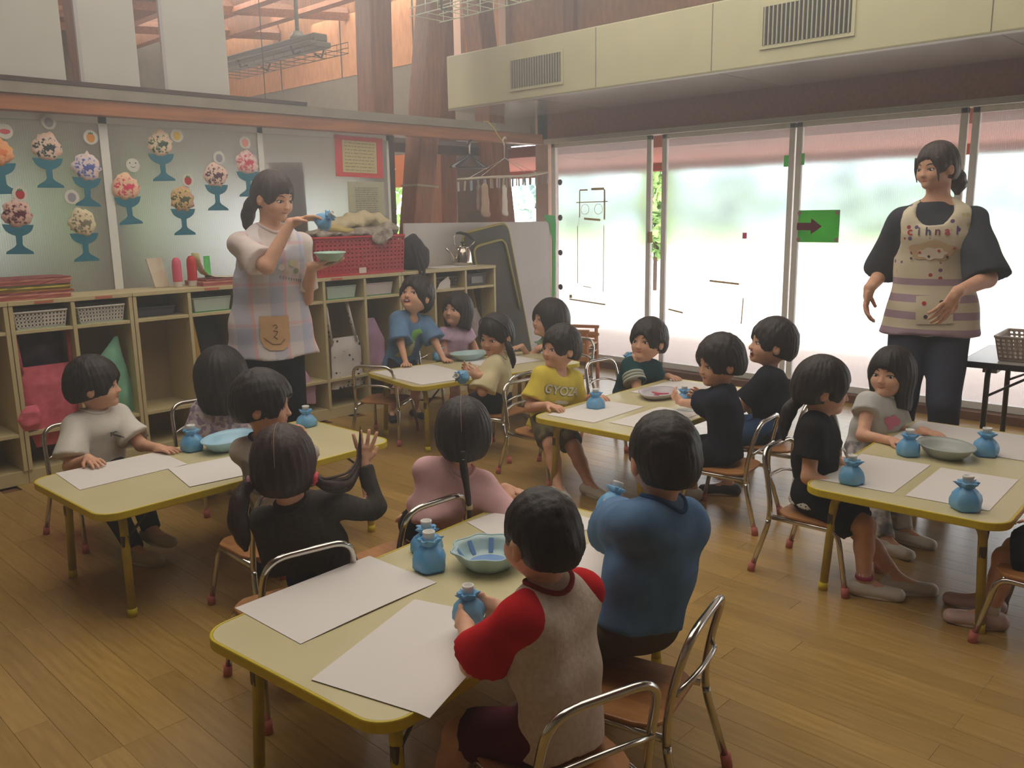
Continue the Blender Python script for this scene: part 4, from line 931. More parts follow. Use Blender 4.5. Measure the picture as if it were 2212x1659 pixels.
cloth('hanging_garment', 'mint green garment hanging in the second cubby behind the child in the white shirt', 'clothing', 1.81, 4.90, .27, lerp_prof([(0, -.11, .12), (.3, -.10, .13), (.75, -.04, .09), (1, .055, .075)]), .44, mat('mint_cloth', rgb(146, 206, 178), .9, c2=rgb(128, 190, 164), scale=20), .010, 4, depth=.05)
cloth('hanging_garment', 'dark bag hanging in the cubby left of the teacher in the checked apron', 'clothing', 2.42, 4.96, .30, lerp_prof([(0, -.08, .09), (.5, -.11, .12), (1, -.06, .07)]), .47, mat('black_cloth', rgb(34, 32, 34), .8), .008, 5, depth=.08)
cloth('yellow_strap_bag', 'mustard yellow cloth showing beside the dark bag in the cubby', 'bag', 2.345, 4.90, .22, lerp_prof([(0, -.01, .03), (.5, -.03, .02), (1, -.035, -.015)]), .55, mat('mustard', rgb(190, 150, 66), .9), .006, 6)
cloth('hanging_garment', 'lilac cloth hanging low right of the teacher in the checked apron', 'clothing', 3.04, 4.88, .12, lerp_prof([(0, -.10, .07), (.4, -.09, .09), (1, -.09, .0)]), .26, mat('lilac', rgb(206, 168, 196), .9, c2=rgb(190, 152, 184), scale=16), .010, 7)
ap = cloth('spotted_apron', 'white apron with small dark marks hanging left of the boy leaning on the table', 'apron', 3.375, 4.86, .19, lerp_prof([(0, -.13, .15), (.4, -.125, .13), (.8, -.125, .12), (1, -.10, .10)]), .35, spotted('apron_spots', rgb(222, 216, 212), rgb(46, 34, 42), 28, .30), .008, 8, depth=.03, hooks=(((-.115, -.14, .59), .31), ((.085, .03, .59), .31)))
cloth('hanging_garment', 'lilac smock hanging in the cubby behind the leaning boy', 'clothing', 3.665, 4.92, .22, lerp_prof([(0, -.10, .10), (.6, -.11, .09), (1, -.10, .0)]), .42, mat('lilac', 0), .010, 9)
cloth('hanging_garment', 'whitish cloth in the right-hand cubby behind the two girls at the back table', 'clothing', 4.60, 4.90, .40, lerp_prof([(0, -.09, .10), (.6, -.07, .10), (1, -.03, .05)]), .22, mat('grey_cloth', rgb(176, 168, 168), .9), .010, 10)
# ================================================================ papers on the tables
M_PAPER = mat('drawing_paper', rgb(226, 222, 218), .85, spec=.2)
def paper(q, lab, z=TZ + .0016, sag=None, lift=0):
    cx = sum(a for a, b in q) / 4; cy = sum(b for a, b in q) / 4; n = 10; vs = []; fs = []
    for s in (0, -.0009):
        for i in range(n + 1):
            for j in range(n + 1):
                u, v = i / n, j / n; x = (q[0][0] * (1 - u) + q[1][0] * u) * (1 - v) + (q[3][0] * (1 - u) + q[2][0] * u) * v; y = (q[0][1] * (1 - u) + q[1][1] * u) * (1 - v) + (q[3][1] * (1 - u) + q[2][1] * u) * v
                h = lift * (math.sin(PI * u) * (v > .85)) * .5
                if sag: h += sag(x, y)
                vs.append((x - cx, y - cy, h + s))
    N1 = (n + 1) ** 2
    for b in (0, N1):
        for i in range(n):
            for j in range(n):
                f = (b + i * (n + 1) + j, b + (i + 1) * (n + 1) + j, b + (i + 1) * (n + 1) + j + 1, b + i * (n + 1) + j + 1); fs.append(f if b == 0 else f[::-1])
    o = raw('drawing_paper', vs, fs, M_PAPER, None, True, (cx, cy, z)); tag(o, lab, 'paper', 'white drawing papers on the tables')
def off1(x, y):   # the part beyond the table edge droops slightly
    e = 1.196 + (x - .95) * .0875; return .0012 - max(0, e - y) * .12
paper([(.935, 1.88), (1.36, 1.90), (1.37, 1.62), (.945, 1.60)], 'large white paper lying along the far edge of the nearest table', lift=.006)
paper([(.875, 1.45), (1.265, 1.585), (1.36, 1.31), (.955, 1.165)], 'large white paper turned askew, one corner hanging past the edge of the nearest table', sag=off1)
paper([(1.73, 1.89), (2.02, 1.88), (2.01, 1.56), (1.66, 1.60)], 'white paper at the far right corner of the nearest table')
paper([(1.62, 1.50), (2.03, 1.49), (2.02, 1.29), (1.62, 1.28)], 'white paper at the near right corner of the nearest table, by the boy in blue')
paper([(1.045, 3.46), (1.45, 3.46), (1.44, 3.19), (1.03, 3.17)], 'white paper in front of the child in the white shirt at the left table')
paper([(1.36, 3.185), (1.74, 3.14), (1.69, 2.86), (1.31, 2.90)], 'white paper at the near edge of the left table, touching the other one', z=TZ + .0028)
paper([(1.80, 3.44), (2.02, 3.44), (2.02, 3.25), (1.80, 3.25)], 'white paper at the far edge of the left table, right of the bowl')
paper([(3.13, 4.25), (3.55, 4.19), (3.47, 3.63), (3.07, 3.70)], 'white paper covering the left half of the back table under the boy\'s hands')
paper([(3.74, 4.10), (4.15, 4.03), (4.10, 3.72), (3.69, 3.79)], 'white paper on the right half of the back table')
paper([(2.98, 2.67), (3.40, 2.69), (3.42, 2.42), (3.0, 2.40)], 'white paper in front of the child in the yellow shirt')
paper([(3.05, 2.35), (3.47, 2.36), (3.48, 2.13), (3.06, 2.12)], 'white paper at the near side of the middle table by the boy in dark blue')
paper([(3.66, 2.68), (4.08, 2.69), (4.09, 2.42), (3.67, 2.41)], 'white paper at the far right end of the middle table')
paper([(2.86, 1.265), (3.28, 1.285), (3.30, 1.035), (2.88, 1.015)], 'white paper at the far left corner of the right table under a blue bottle')
paper([(2.88, .975), (3.29, .995), (3.31, .745), (2.90, .725)], 'white paper at the near left corner of the right table under a blue bottle')
paper([(3.56, 1.29), (3.98, 1.31), (3.99, .80), (3.58, .79)], 'white papers covering the far right end of the right table')
# ================================================================ blue film-wrapped bottles
def filmmat(name, c, c2):
    m = mat(name, c, .35, c2=c2, scale=22, noise=(.3, .7), spec=.5, bump=.2)
    N = m.node_tree.nodes; L = m.node_tree.links; b = N['Principled BSDF']; out = N['Material Output']
    t = N.new('ShaderNodeBsdfTranslucent'); t.inputs['Color'].default_value = c; mx = N.new('ShaderNodeMixShader'); mx.inputs[0].default_value = .25
    L.new(b.outputs[0], mx.inputs[1]); L.new(t.outputs[0], mx.inputs[2]); L.new(mx.outputs[0], out.inputs['Surface']); return m
M_FILM = filmmat('blue_film', rgb(106, 186, 240), rgb(156, 212, 244)); M_CAP = mat('bottle_neck', rgb(226, 226, 222), .4)
def bottle(lab, x, y, z=TZ + .003, s=1.0, seed=0, tilt=None, kind=0):
    s *= .92
    R = random.Random(seed); r = empty('blue_bottle', (x, y, z), R.random() * 6, lab, 'bottle', 'blue film-wrapped bottles')
    if tilt: r.rotation_euler = tilt
    p1 = R.random() * 6; p2 = R.random() * 6
    w = lambda t, i: (1 + .07 * math.sin(5 * t + p1 + i * .4) + .04 * math.sin(11 * t + p2 + i)) if 0 < i < 7 else 1
    k = [(0, 0), (.040, .0), (.0455, .008), (.046, .03), (.041, .048), (.030, .062), (.021, .070), (.019, .078)]
    if kind == 1: k = [(0, 0), (.046, .0), (.050, .01), (.048, .028), (.038, .046), (.027, .054), (.020, .06), (.019, .068)]
    h = k[-1][1]
    MB().lathe([(a * s, b * s) for a, b in k], n=28, wob=w).build('film_body', M_FILM, r, True)
    # ruffled collar of the tied film
    wr = lambda t, i: 1 + (.22 * math.sin(6 * t + p1) + .12 * math.sin(13 * t + p2)) * (i in (2, 3))
    MB().lathe([(a * s, b * s) for a, b in [(.019, h - .010), (.024, h - .002), (.030, h + .010), (.026, h + .013), (.019, h + .004)]], n=36, wob=wr).build('film_ruffle', M_FILM, r, True)
    for g in (1, -1):
        a = p1 + (0 if g == 1 else 2.4); MB().add([(s * (.018 * math.cos(a - .5)), s * (.018 * math.sin(a - .5)), s * (h - .012)), (s * .018 * math.cos(a + .5), s * .018 * math.sin(a + .5), s * (h - .012)), (s * .046 * math.cos(a), s * .046 * math.sin(a), s * (h + .012)), (s * .02 * math.cos(a), s * .02 * math.sin(a), s * (h + .012))], [(0, 1, 2), (0, 2, 3), (1, 3, 2), (0, 3, 1)]).build('film_tip', M_FILM, r)
    MB().lathe([(a * s, b * s) for a, b in [(.0165, h - .006), (.0165, h + .026), (.0178, h + .027), (.0178, h + .033), (.0138, h + .033), (.0130, h + .014), (0, h + .014)]], n=20).build('neck', M_CAP, r, True)
    return r
bottle('blue bottle just left of the scalloped bowl on the nearest table', 1.415, 1.70, seed=1, s=1.05)
bottle('blue bottle behind the one next to the scalloped bowl on the nearest table', 1.49, 1.80, seed=2, kind=1)
bottle('blue bottle left of the pale blue bowl on the left table', 1.55, 3.37, seed=4, s=1.05)
bottle('blue bottle at the far right end of the left table', 2.10, 3.37, seed=5, kind=1)
bottle('round blue bottle on the paper in front of the child in the yellow shirt', 3.25, 2.59, seed=6, kind=1)
bottle('blue bottle left of the oval bowl on the right table', 3.38, 1.145, seed=7)
bottle('blue bottle right of the oval bowl on the right table', 3.57, .925, seed=8, s=1.05)
bottle('blue bottle on the paper at the left end of the right table', 2.895, 1.165, seed=9, s=.98)
bottle('blue bottle at the near corner of the right table', 2.87, .785, seed=10, s=1.08)
bottle('blue bottle on the back table between the leaning boy and the girl in lilac', 3.685, 4.255, seed=11)
bottle('blue bottle held between both hands by the boy in red and grey sleeves', 1.235, 1.352, z=.435, seed=12, s=.85)
bottle('blue bottle held up by the boy in blue at the nearest table', 1.965, 1.515, z=.455, seed=13, tilt=(0, .5, 0))
bottle('blue bottle raised in the right hand of the teacher in the pale checked apron', 2.285, 3.44, z=1.315, seed=14, tilt=(.9, .5, 0), kind=1, s=.95)
bottle('blue bottle pressed to the cheek of the child in dark green by the window', 3.93, 2.86, z=.50, seed=15, tilt=(-.9, .8, 0), s=.95)
bottle('blue bottle in the hands of the girl in cream beside the back table', 3.12, 3.40, z=.475, seed=16, tilt=(.3, -1.3, 0), s=.9)
bottle('blue bottle in the hands of the boy in dark blue at the middle table', 3.49, 2.235, z=.435, seed=17, kind=1, s=.9)
# ================================================================ bowls
def bowlmesh(name, lab, x, y, z, R0, Rb, H, lobes, amp, m, rz=0, sx=1, sy=1, inner=None, cat='bowl', depth=0):
    r = empty(name, (x, y, z), rz, lab, cat, 'plastic bowls'); n = 64
    w = lambda t, i: 1 + amp * math.cos(lobes * t) * min(1, max(0, (i if i < 6 else 11 - i)) / 4)
    pr = [(Rb * .0, .0), (Rb * .96, 0), (Rb, .004), (Rb + (R0 - Rb) * .42, H * .38), (Rb + (R0 - Rb) * .72, H * .74), (R0 - .002, H - .002), (R0, H), (R0 - .006, H), (Rb + (R0 - Rb) * .72 - .004, H * .76), (Rb + (R0 - Rb) * .42 - .004, H * .40), (Rb - .004, .007), (0, .007)]
    M = Matrix.Diagonal((sx, sy, 1, 1))
    MB().lathe(pr, n=n, wob=w, M=M).build('shell', m, r, True)
    MB().tube([(sx * math.cos(t) * R0 * (1 + amp * math.cos(lobes * t)), sy * math.sin(t) * R0 * (1 + amp * math.cos(lobes * t)), H) for t in [2 * PI * k / 72 for k in range(72)]], .0032, 6, closed=True).build('rim', m, r, True)
    return r
M_BOWL = mat('bowl_pale', rgb(176, 204, 206), .3, spec=.5); M_BOWLG = mat('bowl_grey', rgb(166, 172, 168), .35); M_BOWLB = mat('bowl_blue', rgb(170, 212, 232), .3)
b1 = bowlmesh('scalloped_bowl', 'pale blue scalloped bowl with painted blue reflection stripes on the nearest table', 1.54, 1.60, TZ + .0015, .098, .062, .052, 8, .055, M_BOWL, .3)
M_STR = mat('bowl_reflection_print', rgb(112, 150, 200), .4)  # one blue for the painted reflections and the base print
for k in range(8):
    t = 2 * PI * k / 8 + .39; c, s_ = math.cos(t), math.sin(t); q = lambda r_, z_, o: (r_ * c - o * s_, r_ * s_ + o * c, z_)
    MB().add([q(.063, .012, -.006), q(.063, .012, .006), q(.086, .046, .007), q(.086, .046, -.007)] + [q(.061, .013, -.006), q(.061, .013, .006), q(.084, .047, .007), q(.084, .047, -.007)], [(3, 2, 1, 0), (4, 5, 6, 7), (0, 1, 5, 4), (2, 3, 7, 6), (1, 2, 6, 5), (3, 0, 4, 7)]).build('stripe_reflection', M_STR, b1)  # stripes stand in for blue reflections inside the bowl
MB().lathe([(0, .0075), (.055, .0075), (.055, .009), (0, .009)], n=32).build('base_print', M_STR, b1)
bowlmesh('boat_bowl', 'light blue boat-shaped bowl on the left table beside a blue bottle', 1.67, 3.29, TZ + .0015, .115, .075, .048, 2, .06, M_BOWLB, .5, 1.12, .82)
bowlmesh('oval_bowl', 'grey oval bowl between two blue bottles on the right table', 3.46, 1.035, TZ + .0015, .110, .07, .045, 2, .04, M_BOWLG, .8, 1.05, .9)
bowlmesh('boat_bowl', 'pale blue bowl on the back table in front of the girl in lilac', 3.83, 4.12, TZ + .0015, .115, .07, .045, 2, .06, M_BOWL, -.2, 1.1, .85)
bowlmesh('clear_tray', 'milky tray with pink pieces in it on the middle table', 3.66, 2.50, TZ + .0015, .12, .09, .028, 4, .04, mat('tray_milky', rgb(196, 190, 196), .3), .2, 1.1, .8, cat='tray')
for i, (dx, dy, a) in enumerate(((-.02, .0, .3), (.02, .015, 1.4), (.0, -.025, 2.3))):
    o = MB().prism([(-.035, -.004), (.03, -.009), (.04, .004), (-.02, .01)], 0, .006, Matrix.Rotation(a, 4, 'Z')).build('pink_piece', mat('pink_plastic', rgb(206, 90, 110), .5), None, loc=(3.64 + dx, 2.49 + dy, TZ + .0095 + i * .0065)); tag(o, ('small pink piece in the milky tray, lowest of three', 'small pink piece in the milky tray, middle of three', 'small pink piece in the milky tray, on top')[i], 'toy', 'pink pieces in the milky tray')
o = bowlmesh('boat_bowl', 'pale green bowl held on the left hand of the teacher in the checked apron', 2.395, 3.54, 1.136, .10, .065, .04, 2, .08, mat('bowl_mint', rgb(170, 206, 190), .4), .9, 1.15, .8)
# ================================================================ top of the cubbies
def stack(x, y, z, n, lab0, cols, w=.33, d=.24):
    R = random.Random(4)
    for i in range(n):
        h = .006 + .004 * R.random(); c = cols[i % len(cols)]
        mb = MB(); N_ = 12; dx = R.uniform(-.012, .012)
        def zz(u): return h * .3 * math.sin(u * 3 + i)
        top = [(-w / 2 + w * u / N_ + dx, 0) for u in range(N_ + 1)]
        vs = []; fs = []
        for k, zt in enumerate((0, h)):
            for u in range(N_ + 1):
                for v in (-d / 2, d / 2): vs.append((-w / 2 + w * u / N_ + dx, v + R.uniform(-.002, .002), zt))
        q = 2 * (N_ + 1)
        for u in range(N_):
            a = 2 * u; fs += [(a, a + 1, a + 3, a + 2), (q + a, q + a + 2, q + a + 3, q + a + 1), (a, a + 2, q + a + 2, q + a), (a + 1, q + a + 1, q + a + 3, a + 3)]
        fs += [(0, q, q + 1, 1), (2 * N_, 2 * N_ + 1, q + 2 * N_ + 1, q + 2 * N_)]
        o = mb.add(vs, fs).build('folder', mat('folder_%d' % (i % len(cols)), c, .6), None, loc=(x, y, z)); z += h + .0006
        tag(o, lab0 % (('pinkish', 'dark red', 'salmon', 'maroon', 'ochre', 'dark olive', 'yellow', 'darkest olive')[i % len(cols)], 'topmost' if i == n - 1 else 'lowest' if i == 0 else ('second', 'third', 'fourth', 'fifth', 'sixth')[i - 1] + ' from the bottom' if i < n / 2 else ('second', 'third', 'fourth', 'fifth', 'sixth')[n - 2 - i] + ' from the top'), 'folder', 'folders stacked on the cubby top'); 
    return z
stack(1.46, 4.985, ZT + .001, 12, '%s folder in the left stack on the cubby top, %s', [rgb(186, 110, 100), rgb(168, 90, 84), rgb(196, 130, 110), rgb(150, 80, 80), rgb(180, 120, 70), rgb(120, 96, 40), rgb(196, 176, 70), rgb(90, 80, 40)], .40)
stack(2.55, 4.98, ZT + .001, 4, '%s thin folder in the low stack behind the teacher, %s', [rgb(170, 130, 80), rgb(140, 104, 70), rgb(200, 184, 100), rgb(150, 110, 90)], .30)
def glue(x, y, c, lab, s=1.0):
    r = empty('glue_bottle', (x, y, ZT + .001), 0, lab, 'bottle', 'glue bottles on the cubby top')
    MB().lathe([(a * s, b * s) for a, b in [(0, 0), (.023, 0), (.025, .004), (.025, .03), (.026, .032)]], n=20).build('cap', mat('cap_white', rgb(226, 222, 220), .5), r, True)
    MB().lathe([(a * s, b * s) for a, b in [(.0262, .032), (.027, .036), (.027, .13), (.024, .155), (.014, .170), (0, .174)]], n=20).build('body', c, r, True)
glue(2.285, 4.96, mat('glue_pink', rgb(226, 96, 124), .45), 'pink bottle standing on its white cap on the cubby top')
glue(2.375, 4.955, mat('glue_red', rgb(206, 52, 56), .45), 'red bottle standing on its white cap on the cubby top', 1.04)
o = MB().prism([(0, 0), (.085, 0), (.06, .175), (-.03, .17)], 0, .012, Matrix.Rotation(-.15, 4, 'X') @ wallM(0, 0, 0)).build('leaflet', mat('leaflet_cream', rgb(226, 218, 196), .8, c2=rgb(210, 190, 170), scale=14), None, loc=(2.175, 5.03, ZT + .001)); tag(o, 'cream booklet leaning behind the pink bottle on the cubby top', 'book')
# curling magazine: a page swooping from upright to flat
mb = MB(); P = [(.0, .155), (.005, .11), (.018, .065), (.045, .03), (.09, .012), (.16, .006), (.24, .006)]
vs = [(x, y, z) for x, z in P for y in (-.01, .09)] + [(x + .003, y, z - .004) for x, z in P for y in (-.01, .09)]; n = len(P) * 2
fs = []
for i in range(len(P) - 1): a = 2 * i; fs += [(a, a + 1, a + 3, a + 2), (n + a, n + a + 2, n + a + 3, n + a + 1), (a, a + 2, n + a + 2, n + a), (a + 1, n + a + 1, n + a + 3, a + 3)]
fs += [(0, n, n + 1, 1), (len(P) * 2 - 2, len(P) * 2 - 1, n + len(P) * 2 - 1, n + len(P) * 2 - 2)]
o = mb.add(vs, fs).build('magazine', mat('magazine_yellow', rgb(226, 214, 120), .6, c2=rgb(236, 232, 214), scale=8), None, True, loc=(2.41, 4.93, ZT + .0395)); tag(o, 'magazine with a yellowish page curling down right of the red bottle', 'magazine')
o = MB().box(-.02, .02, -.003, .003, 0, .13).build('green_card', filmmat('green_film', rgb(96, 214, 110), rgb(130, 230, 140)), None, loc=(2.505, 5.02, ZT + .042)); bevel(o, .002); tag(o, 'bright green translucent strip standing behind the curling magazine', 'strip')
# red crate with washing
cr = basket('red_crate', 'red plastic crate full of washing on the cubby top', 'crate', 3.53, 4.985, ZT + .001, .74, .30, .255, M_RED, 22, 8, taper=.96, bar=.017, rim=.010)
MB().box(-.03, .03, -.148, -.144, .012, .05).build('sticker', mat('sticker_white', rgb(224, 210, 196), .6), cr)
MB().box(-.345, .345, -.1425, -.139, .03, .22).build('contents_shade', mat('crate_shade_red', rgb(150, 30, 36), .6), cr)  # darker red sheet puts the shade behind the holes into colour
def lump(name, lab, parts, m, seed, amp=.006, f=70, loc=(0, 0, 0), h=.007):
    P = [ell(c, r, .02) for c, r in parts]; o = Fld(P, noise=folds(amp, f, seed)).build(name, m, None, h, loc=loc); tag(o, lab, 'clothing'); return o
lump('folded_cloth', 'crumpled cream cloth heaped on top of the red crate', [((-.10, 0, .03), (.17, .10, .045)), ((.06, .02, .06), (.16, .10, .05)), ((.18, 0, .03), (.10, .09, .05)), ((-.20, .0, .005), (.12, .09, .03))], mat('cloth_cream', rgb(216, 202, 166), .9, c2=rgb(200, 186, 150), scale=12), 3, .009, 60, (3.62, 5.0, 1.265))
lump('folded_cloth', 'grey-brown plastic bags spilling over the rim of the red crate', [((-.24, -.01, 0), (.12, .13, .025)), ((-.05, -.02, .0), (.16, .13, .03)), ((.15, -.01, .005), (.18, .12, .03)), ((.26, -.02, .02), (.10, .11, .04)), ((.10, -.155, -.03), (.05, .015, .05)), ((.17, -.155, -.02), (.04, .015, .06)), ((.14, -.157, -.05), (.015, .012, .05))], mat('bag_greybrown', rgb(128, 114, 104), .35, c2=rgb(186, 176, 160), scale=26, bump=.4), 4, .010, 90, (3.56, 4.975, 1.232))
lump('folded_cloth', 'yellowish cloth under the cream one at the left of the crate', [((0, 0, 0), (.10, .08, .03)), ((.06, -.06, -.01), (.07, .05, .02))], mat('cloth_yellow', rgb(196, 176, 112), .9), 5, .008, 70, (3.37, 4.95, 1.262))
# backpack
bp = Fld([cap((0, 0, .07), (-.01, 0, .17), .085, .07, .03, (1, 0, 0), 1.35), cap((.05, -.02, .04), (.07, -.02, .12), .05, .045, .02), cap((-.06, 0, .2), (.0, -.01, .23), .035, .03, .02)], [((0, 0, .002), (0, 0, -1))], folds(.006, 50, 6)).build('backpack', mat('backpack_black', rgb(30, 29, 31), .7, c2=rgb(46, 44, 48), scale=20), None, .008, loc=(4.10, 4.98, ZT + .001)); tag(bp, 'black backpack slumped between the red crate and the kettle', 'backpack')
MB().tube(fillet([(-.08, -.09, .19), (-.085, -.16, .02), (-.09, -.175, -.07), (-.065, -.175, -.10), (-.045, -.16, .03), (-.05, -.09, .15)], .03), .011, 6, sx=1.8).build('strap', MATS['backpack_black'], bp, True)
# kettle
k = empty('kettle', (4.60, 4.99, ZT + .006), -.2, 'shiny steel kettle with a black handle raised, on the cubby top', 'kettle')
o = MB().box(-.27, .12, -.12, .10, 0, .004).build('cloth', mat('cloth_white', rgb(220, 216, 212), .8), None, loc=(4.50, 4.97, ZT + .0012)); tag(o, 'thin white cloth spread under the kettle', 'cloth'); o.name = 'table_cloth'
MS = mat('steel_kettle', rgb(200, 192, 180), .12, 1.0)
MB().lathe([(0, 0), (.072, 0), (.078, .006), (.076, .03), (.066, .10), (.056, .128), (.050, .134)], n=40).build('body', MS, k, True)
MB().lathe([(.052, .134), (.050, .140), (.03, .150), (.008, .154), (0, .155)], n=32).build('lid', MS, k, True)
MB().lathe([(.007, .153), (.007, .164), (.016, .168), (.017, .178), (.0, .182)], n=18).build('lid_knob', mat('bakelite', rgb(28, 24, 24), .4), k, True)
MB().tube([(-.064, 0, .035), (-.095, 0, .06), (-.115, 0, .10), (-.15, 0, .135)], [.018, .014, .011, .009], 12).build('spout', MS, k, True)
MB().tube([(-.05, 0, .13), (-.075, 0, .17), (-.078, 0, .215), (-.055, 0, .245)], .004, 8).tube([(.05, 0, .13), (.10, 0, .165), (.112, 0, .19)], .004, 8).build('handle_wire', MS, k, True)
MB().tube([(-.055, 0, .245), (-.02, 0, .248), (.04, 0, .235), (.09, 0, .205), (.112, 0, .188)], [.008, .012, .013, .012, .008], 10).build('handle', MATS['bakelite'], k, True)
# ================================================================ paper parfaits on the partition
def blot(name, base, a, b, sc=42):
    m = bpy.data.materials.new(name); m.use_nodes = True; N = m.node_tree.nodes; L = m.node_tree.links; bs = N['Principled BSDF']; bs.inputs['Roughness'].default_value = .9
    tc = N.new('ShaderNodeTexCoord'); gr = N.new('ShaderNodeTexNoise'); gr.inputs['Scale'].default_value = sc; gr.inputs['Detail'].default_value = 2; L.new(tc.outputs['Object'], gr.inputs['Vector'])
    ln = N.new('ShaderNodeVectorMath'); ln.operation = 'DISTANCE'; ln.inputs[1].default_value = (0, 0, 0); L.new(tc.outputs['Object'], ln.inputs[0])
    mr = N.new('ShaderNodeMapRange'); mr.inputs['From Min'].default_value = .0; mr.inputs['From Max'].default_value = .11; mr.inputs['To Min'].default_value = .30; mr.inputs['To Max'].default_value = -.14; L.new(ln.outputs['Value'], mr.inputs['Value'])
    ad = N.new('ShaderNodeMath'); L.new(mr.outputs[0], ad.inputs[0]); L.new(gr.outputs['Fac'], ad.inputs[1])
    cr = N.new('ShaderNodeValToRGB'); cr.color_ramp.elements[0].position = .50; cr.color_ramp.elements[0].color = base; e = cr.color_ramp.elements.new(.60); e.color = b; cr.color_ramp.elements[-1].position = .68; cr.color_ramp.elements[-1].color = a
    L.new(ad.outputs[0], cr.inputs['Fac']); L.new(cr.outputs['Color'], bs.inputs['Base Color']); return m
M_TEAL = mat('teal_card', rgb(42, 120, 140), .8, c2=rgb(38, 110, 132), scale=20)
M_BADGE = mat('badge_white', rgb(214, 212, 202), .8)
CR = [(1.71, 1.70, 0, 'cream', (rgb(238, 196, 176), rgb(46, 60, 60), rgb(236, 214, 196)), (1.735, 1.87), 'g', 'peach and dark grey ice with a grey-drawn badge, upper left panel'),
      (1.905, 1.60, -.05, '', (rgb(232, 206, 198), rgb(84, 96, 176), rgb(226, 216, 222)), (1.945, 1.80), 'o', 'blue streaked ice with a pineapple badge, next to the white partition post'),
      (2.34, 1.745, .03, '', (rgb(236, 200, 180), rgb(58, 84, 66), rgb(236, 220, 180)), (2.445, 1.835), 'y', 'green and pink ice with a yellow badge, highest one in the middle panel'),
      (2.115, 1.495, .05, '', (rgb(240, 196, 162), rgb(226, 60, 96), rgb(240, 206, 170)), (2.165, 1.655), 'f', 'orange ice with a bright pink centre and a face badge'),
      (2.445, 1.425, 0, '', (rgb(206, 160, 140), rgb(84, 92, 62), rgb(226, 196, 120)), (2.49, 1.575), 'r', 'darkest many-coloured ice with a strawberry badge in the middle panel'),
      (2.675, 1.57, 0, '', (rgb(238, 200, 182), rgb(84, 44, 70), rgb(232, 206, 190)), (2.705, 1.715), 'g', 'peach ice with a small purple centre, beside the teacher'),
      (2.895, 1.655, 0, '', (rgb(240, 214, 206), rgb(214, 70, 96), rgb(236, 190, 186)), (2.89, 1.815), 'p', 'pink and white ice with a peach badge right above the teacher'),
      (1.525, 1.35, -.04, '', (rgb(226, 190, 178), rgb(90, 36, 46), rgb(216, 176, 160)), (1.55, 1.49), 'r', 'dark red ice with a red round badge, lower left'),
      (1.855, 1.295, 0, '', (rgb(222, 208, 168), rgb(130, 122, 100), rgb(230, 214, 180)), (1.81, 1.475), 'g', 'pale cream ice with a badge on its upper left, lower left panel'),
      (1.47, 1.665, .05, '', (rgb(240, 170, 110), rgb(232, 130, 80), rgb(240, 180, 130)), (1.515, 1.81), 'w', 'orange ice at the left picture edge, with a watermelon badge')]
